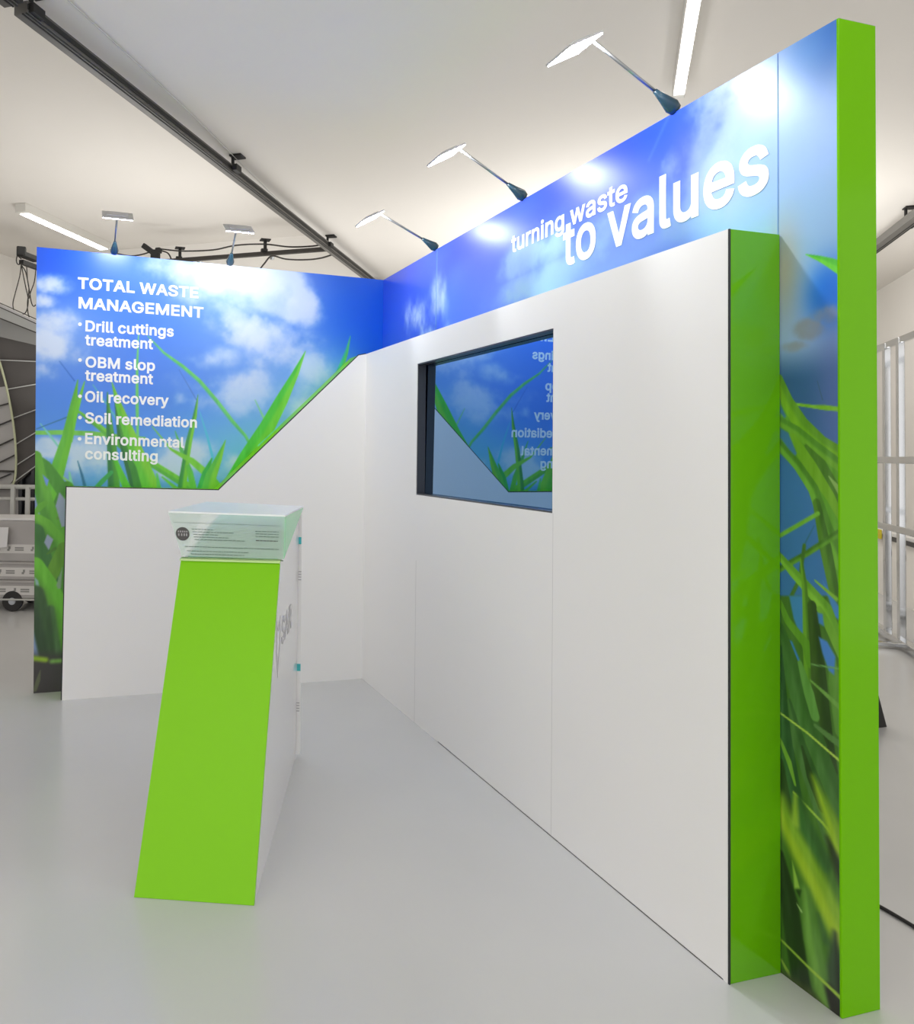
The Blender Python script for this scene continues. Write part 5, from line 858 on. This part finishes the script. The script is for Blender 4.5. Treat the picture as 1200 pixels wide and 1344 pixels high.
rail('base_rail', .05, a_near - 1.5, a_far + .5, 0, .06, .05)
for z in (zt - .02, zm + .0, zl + .05, .05): rail('rear_rail', z, a_near - 1.5, a_far + .5, .42)
for a in (a_near - 1.3, a_near + .35):
    bm = bmesh.new(); add_bar(bm, rp(a, .01, .42), rp(a, zt, .42), .05, .045, RB_); obj('rear_post', bm, M['chrome'], rk)
for a in (a_near, a_near - 1.3):
    bm = bmesh.new(); add_bar(bm, rp(a, .03, -.18), rp(a, .03, .60), .05, .03); bevel(bm, .004, 1); obj('foot_bar', bm, M['chrome'], rk)
# white table with dark edge beyond the rack, a yellow roll on it
bT = bR + .62; zt_ = at_b(1185, 708, bT)[2]; at0 = (at_b(1168, 712, bT) - C0) @ RA_
tb = thing('low_table', hall(at0 - 1.5, bT + .2, 0), 'low white table with a dark edge behind the chrome rack', 'table')
bm = bmesh.new(); add_prism(bm, [hall(a, b, zt_) for a, b in ((at0 - 3, bT), (at0 + .9, bT), (at0 + .9, bT + .40), (at0 - 3, bT + .40))], (0, 0, .03)); obj('table_top', bm, M['white'], tb)
bm = bmesh.new(); add_bar(bm, hall(at0 - 3, bT - .004, zt_ - .022), hall(at0, bT - .004, zt_ - .022), .012, .044); obj('edge_strip', bm, M['black'], tb)
bm = bmesh.new(); add_prism(bm, [hall(a, b, 0) for a, b in ((at0 - 3, bT + .02), (at0 + .88, bT + .02), (at0 + .88, bT + .38), (at0 - 3, bT + .38))], (0, 0, zt_)); obj('base', bm, M['wall'], tb)
aY0, aY1 = [(at_b(x, 706, bT) - C0) @ RA_ for x in (1158, 1146)]
bm = bmesh.new(); 
add_prism(bm, [hall(a, b, zt_ - .055) for a, b in ((aY0, bT - .012), (aY1, bT - .012), (aY1, bT - .002), (aY0, bT - .002))], (0, 0, .095))
tag(obj('tape_strip', bm, M['yellow']), 'yellow tape on the edge of the low white table beside the lime wall end', 'tape')
bm = bmesh.new(); kk = [at_z(1118, 1176, .006), at_z(1135, 1180, .006), at_z(1153, 1188.5, .006), at_z(1175, 1201, .006), at_z(1200, 1216, .006), at_z(1260, 1252, .006), at_z(1400, 1330, .006)]
add_tube(bm, spline(kk, 6), .0055, 8); tag(obj('floor_cable', bm, M['rubber'], None, True), 'black cable lying on the floor right of the lime green wall end', 'cable')
ft = at_z(1153, 951, 0); 
br = thing('support_brace', ft, 'dark wall brace whose triangular foot peeks out behind the lime wall end', 'brace')
bm = bmesh.new(); add_prism(bm, [ft + np.array([.01, -.04, 0]), ft + np.array([-.45, -.04, 0]), ft + np.array([-.05, -.04, .18])], (0, .08, 0)); obj('foot', bm, M['rubber'], br)
bm = bmesh.new(); add_bar(bm, ft + np.array([-.16, 0, .16]), (T2 + .03, ft[1], 1.75), .04, .04, (0, 1, 0)); obj('prop_bar', bm, M['rubber'], br)
bm = bmesh.new(); add_box(bm, (T2 + .014, ft[1], 1.75), (.010, .05, .09)); obj('wall_plate', bm, M['steel'], br)
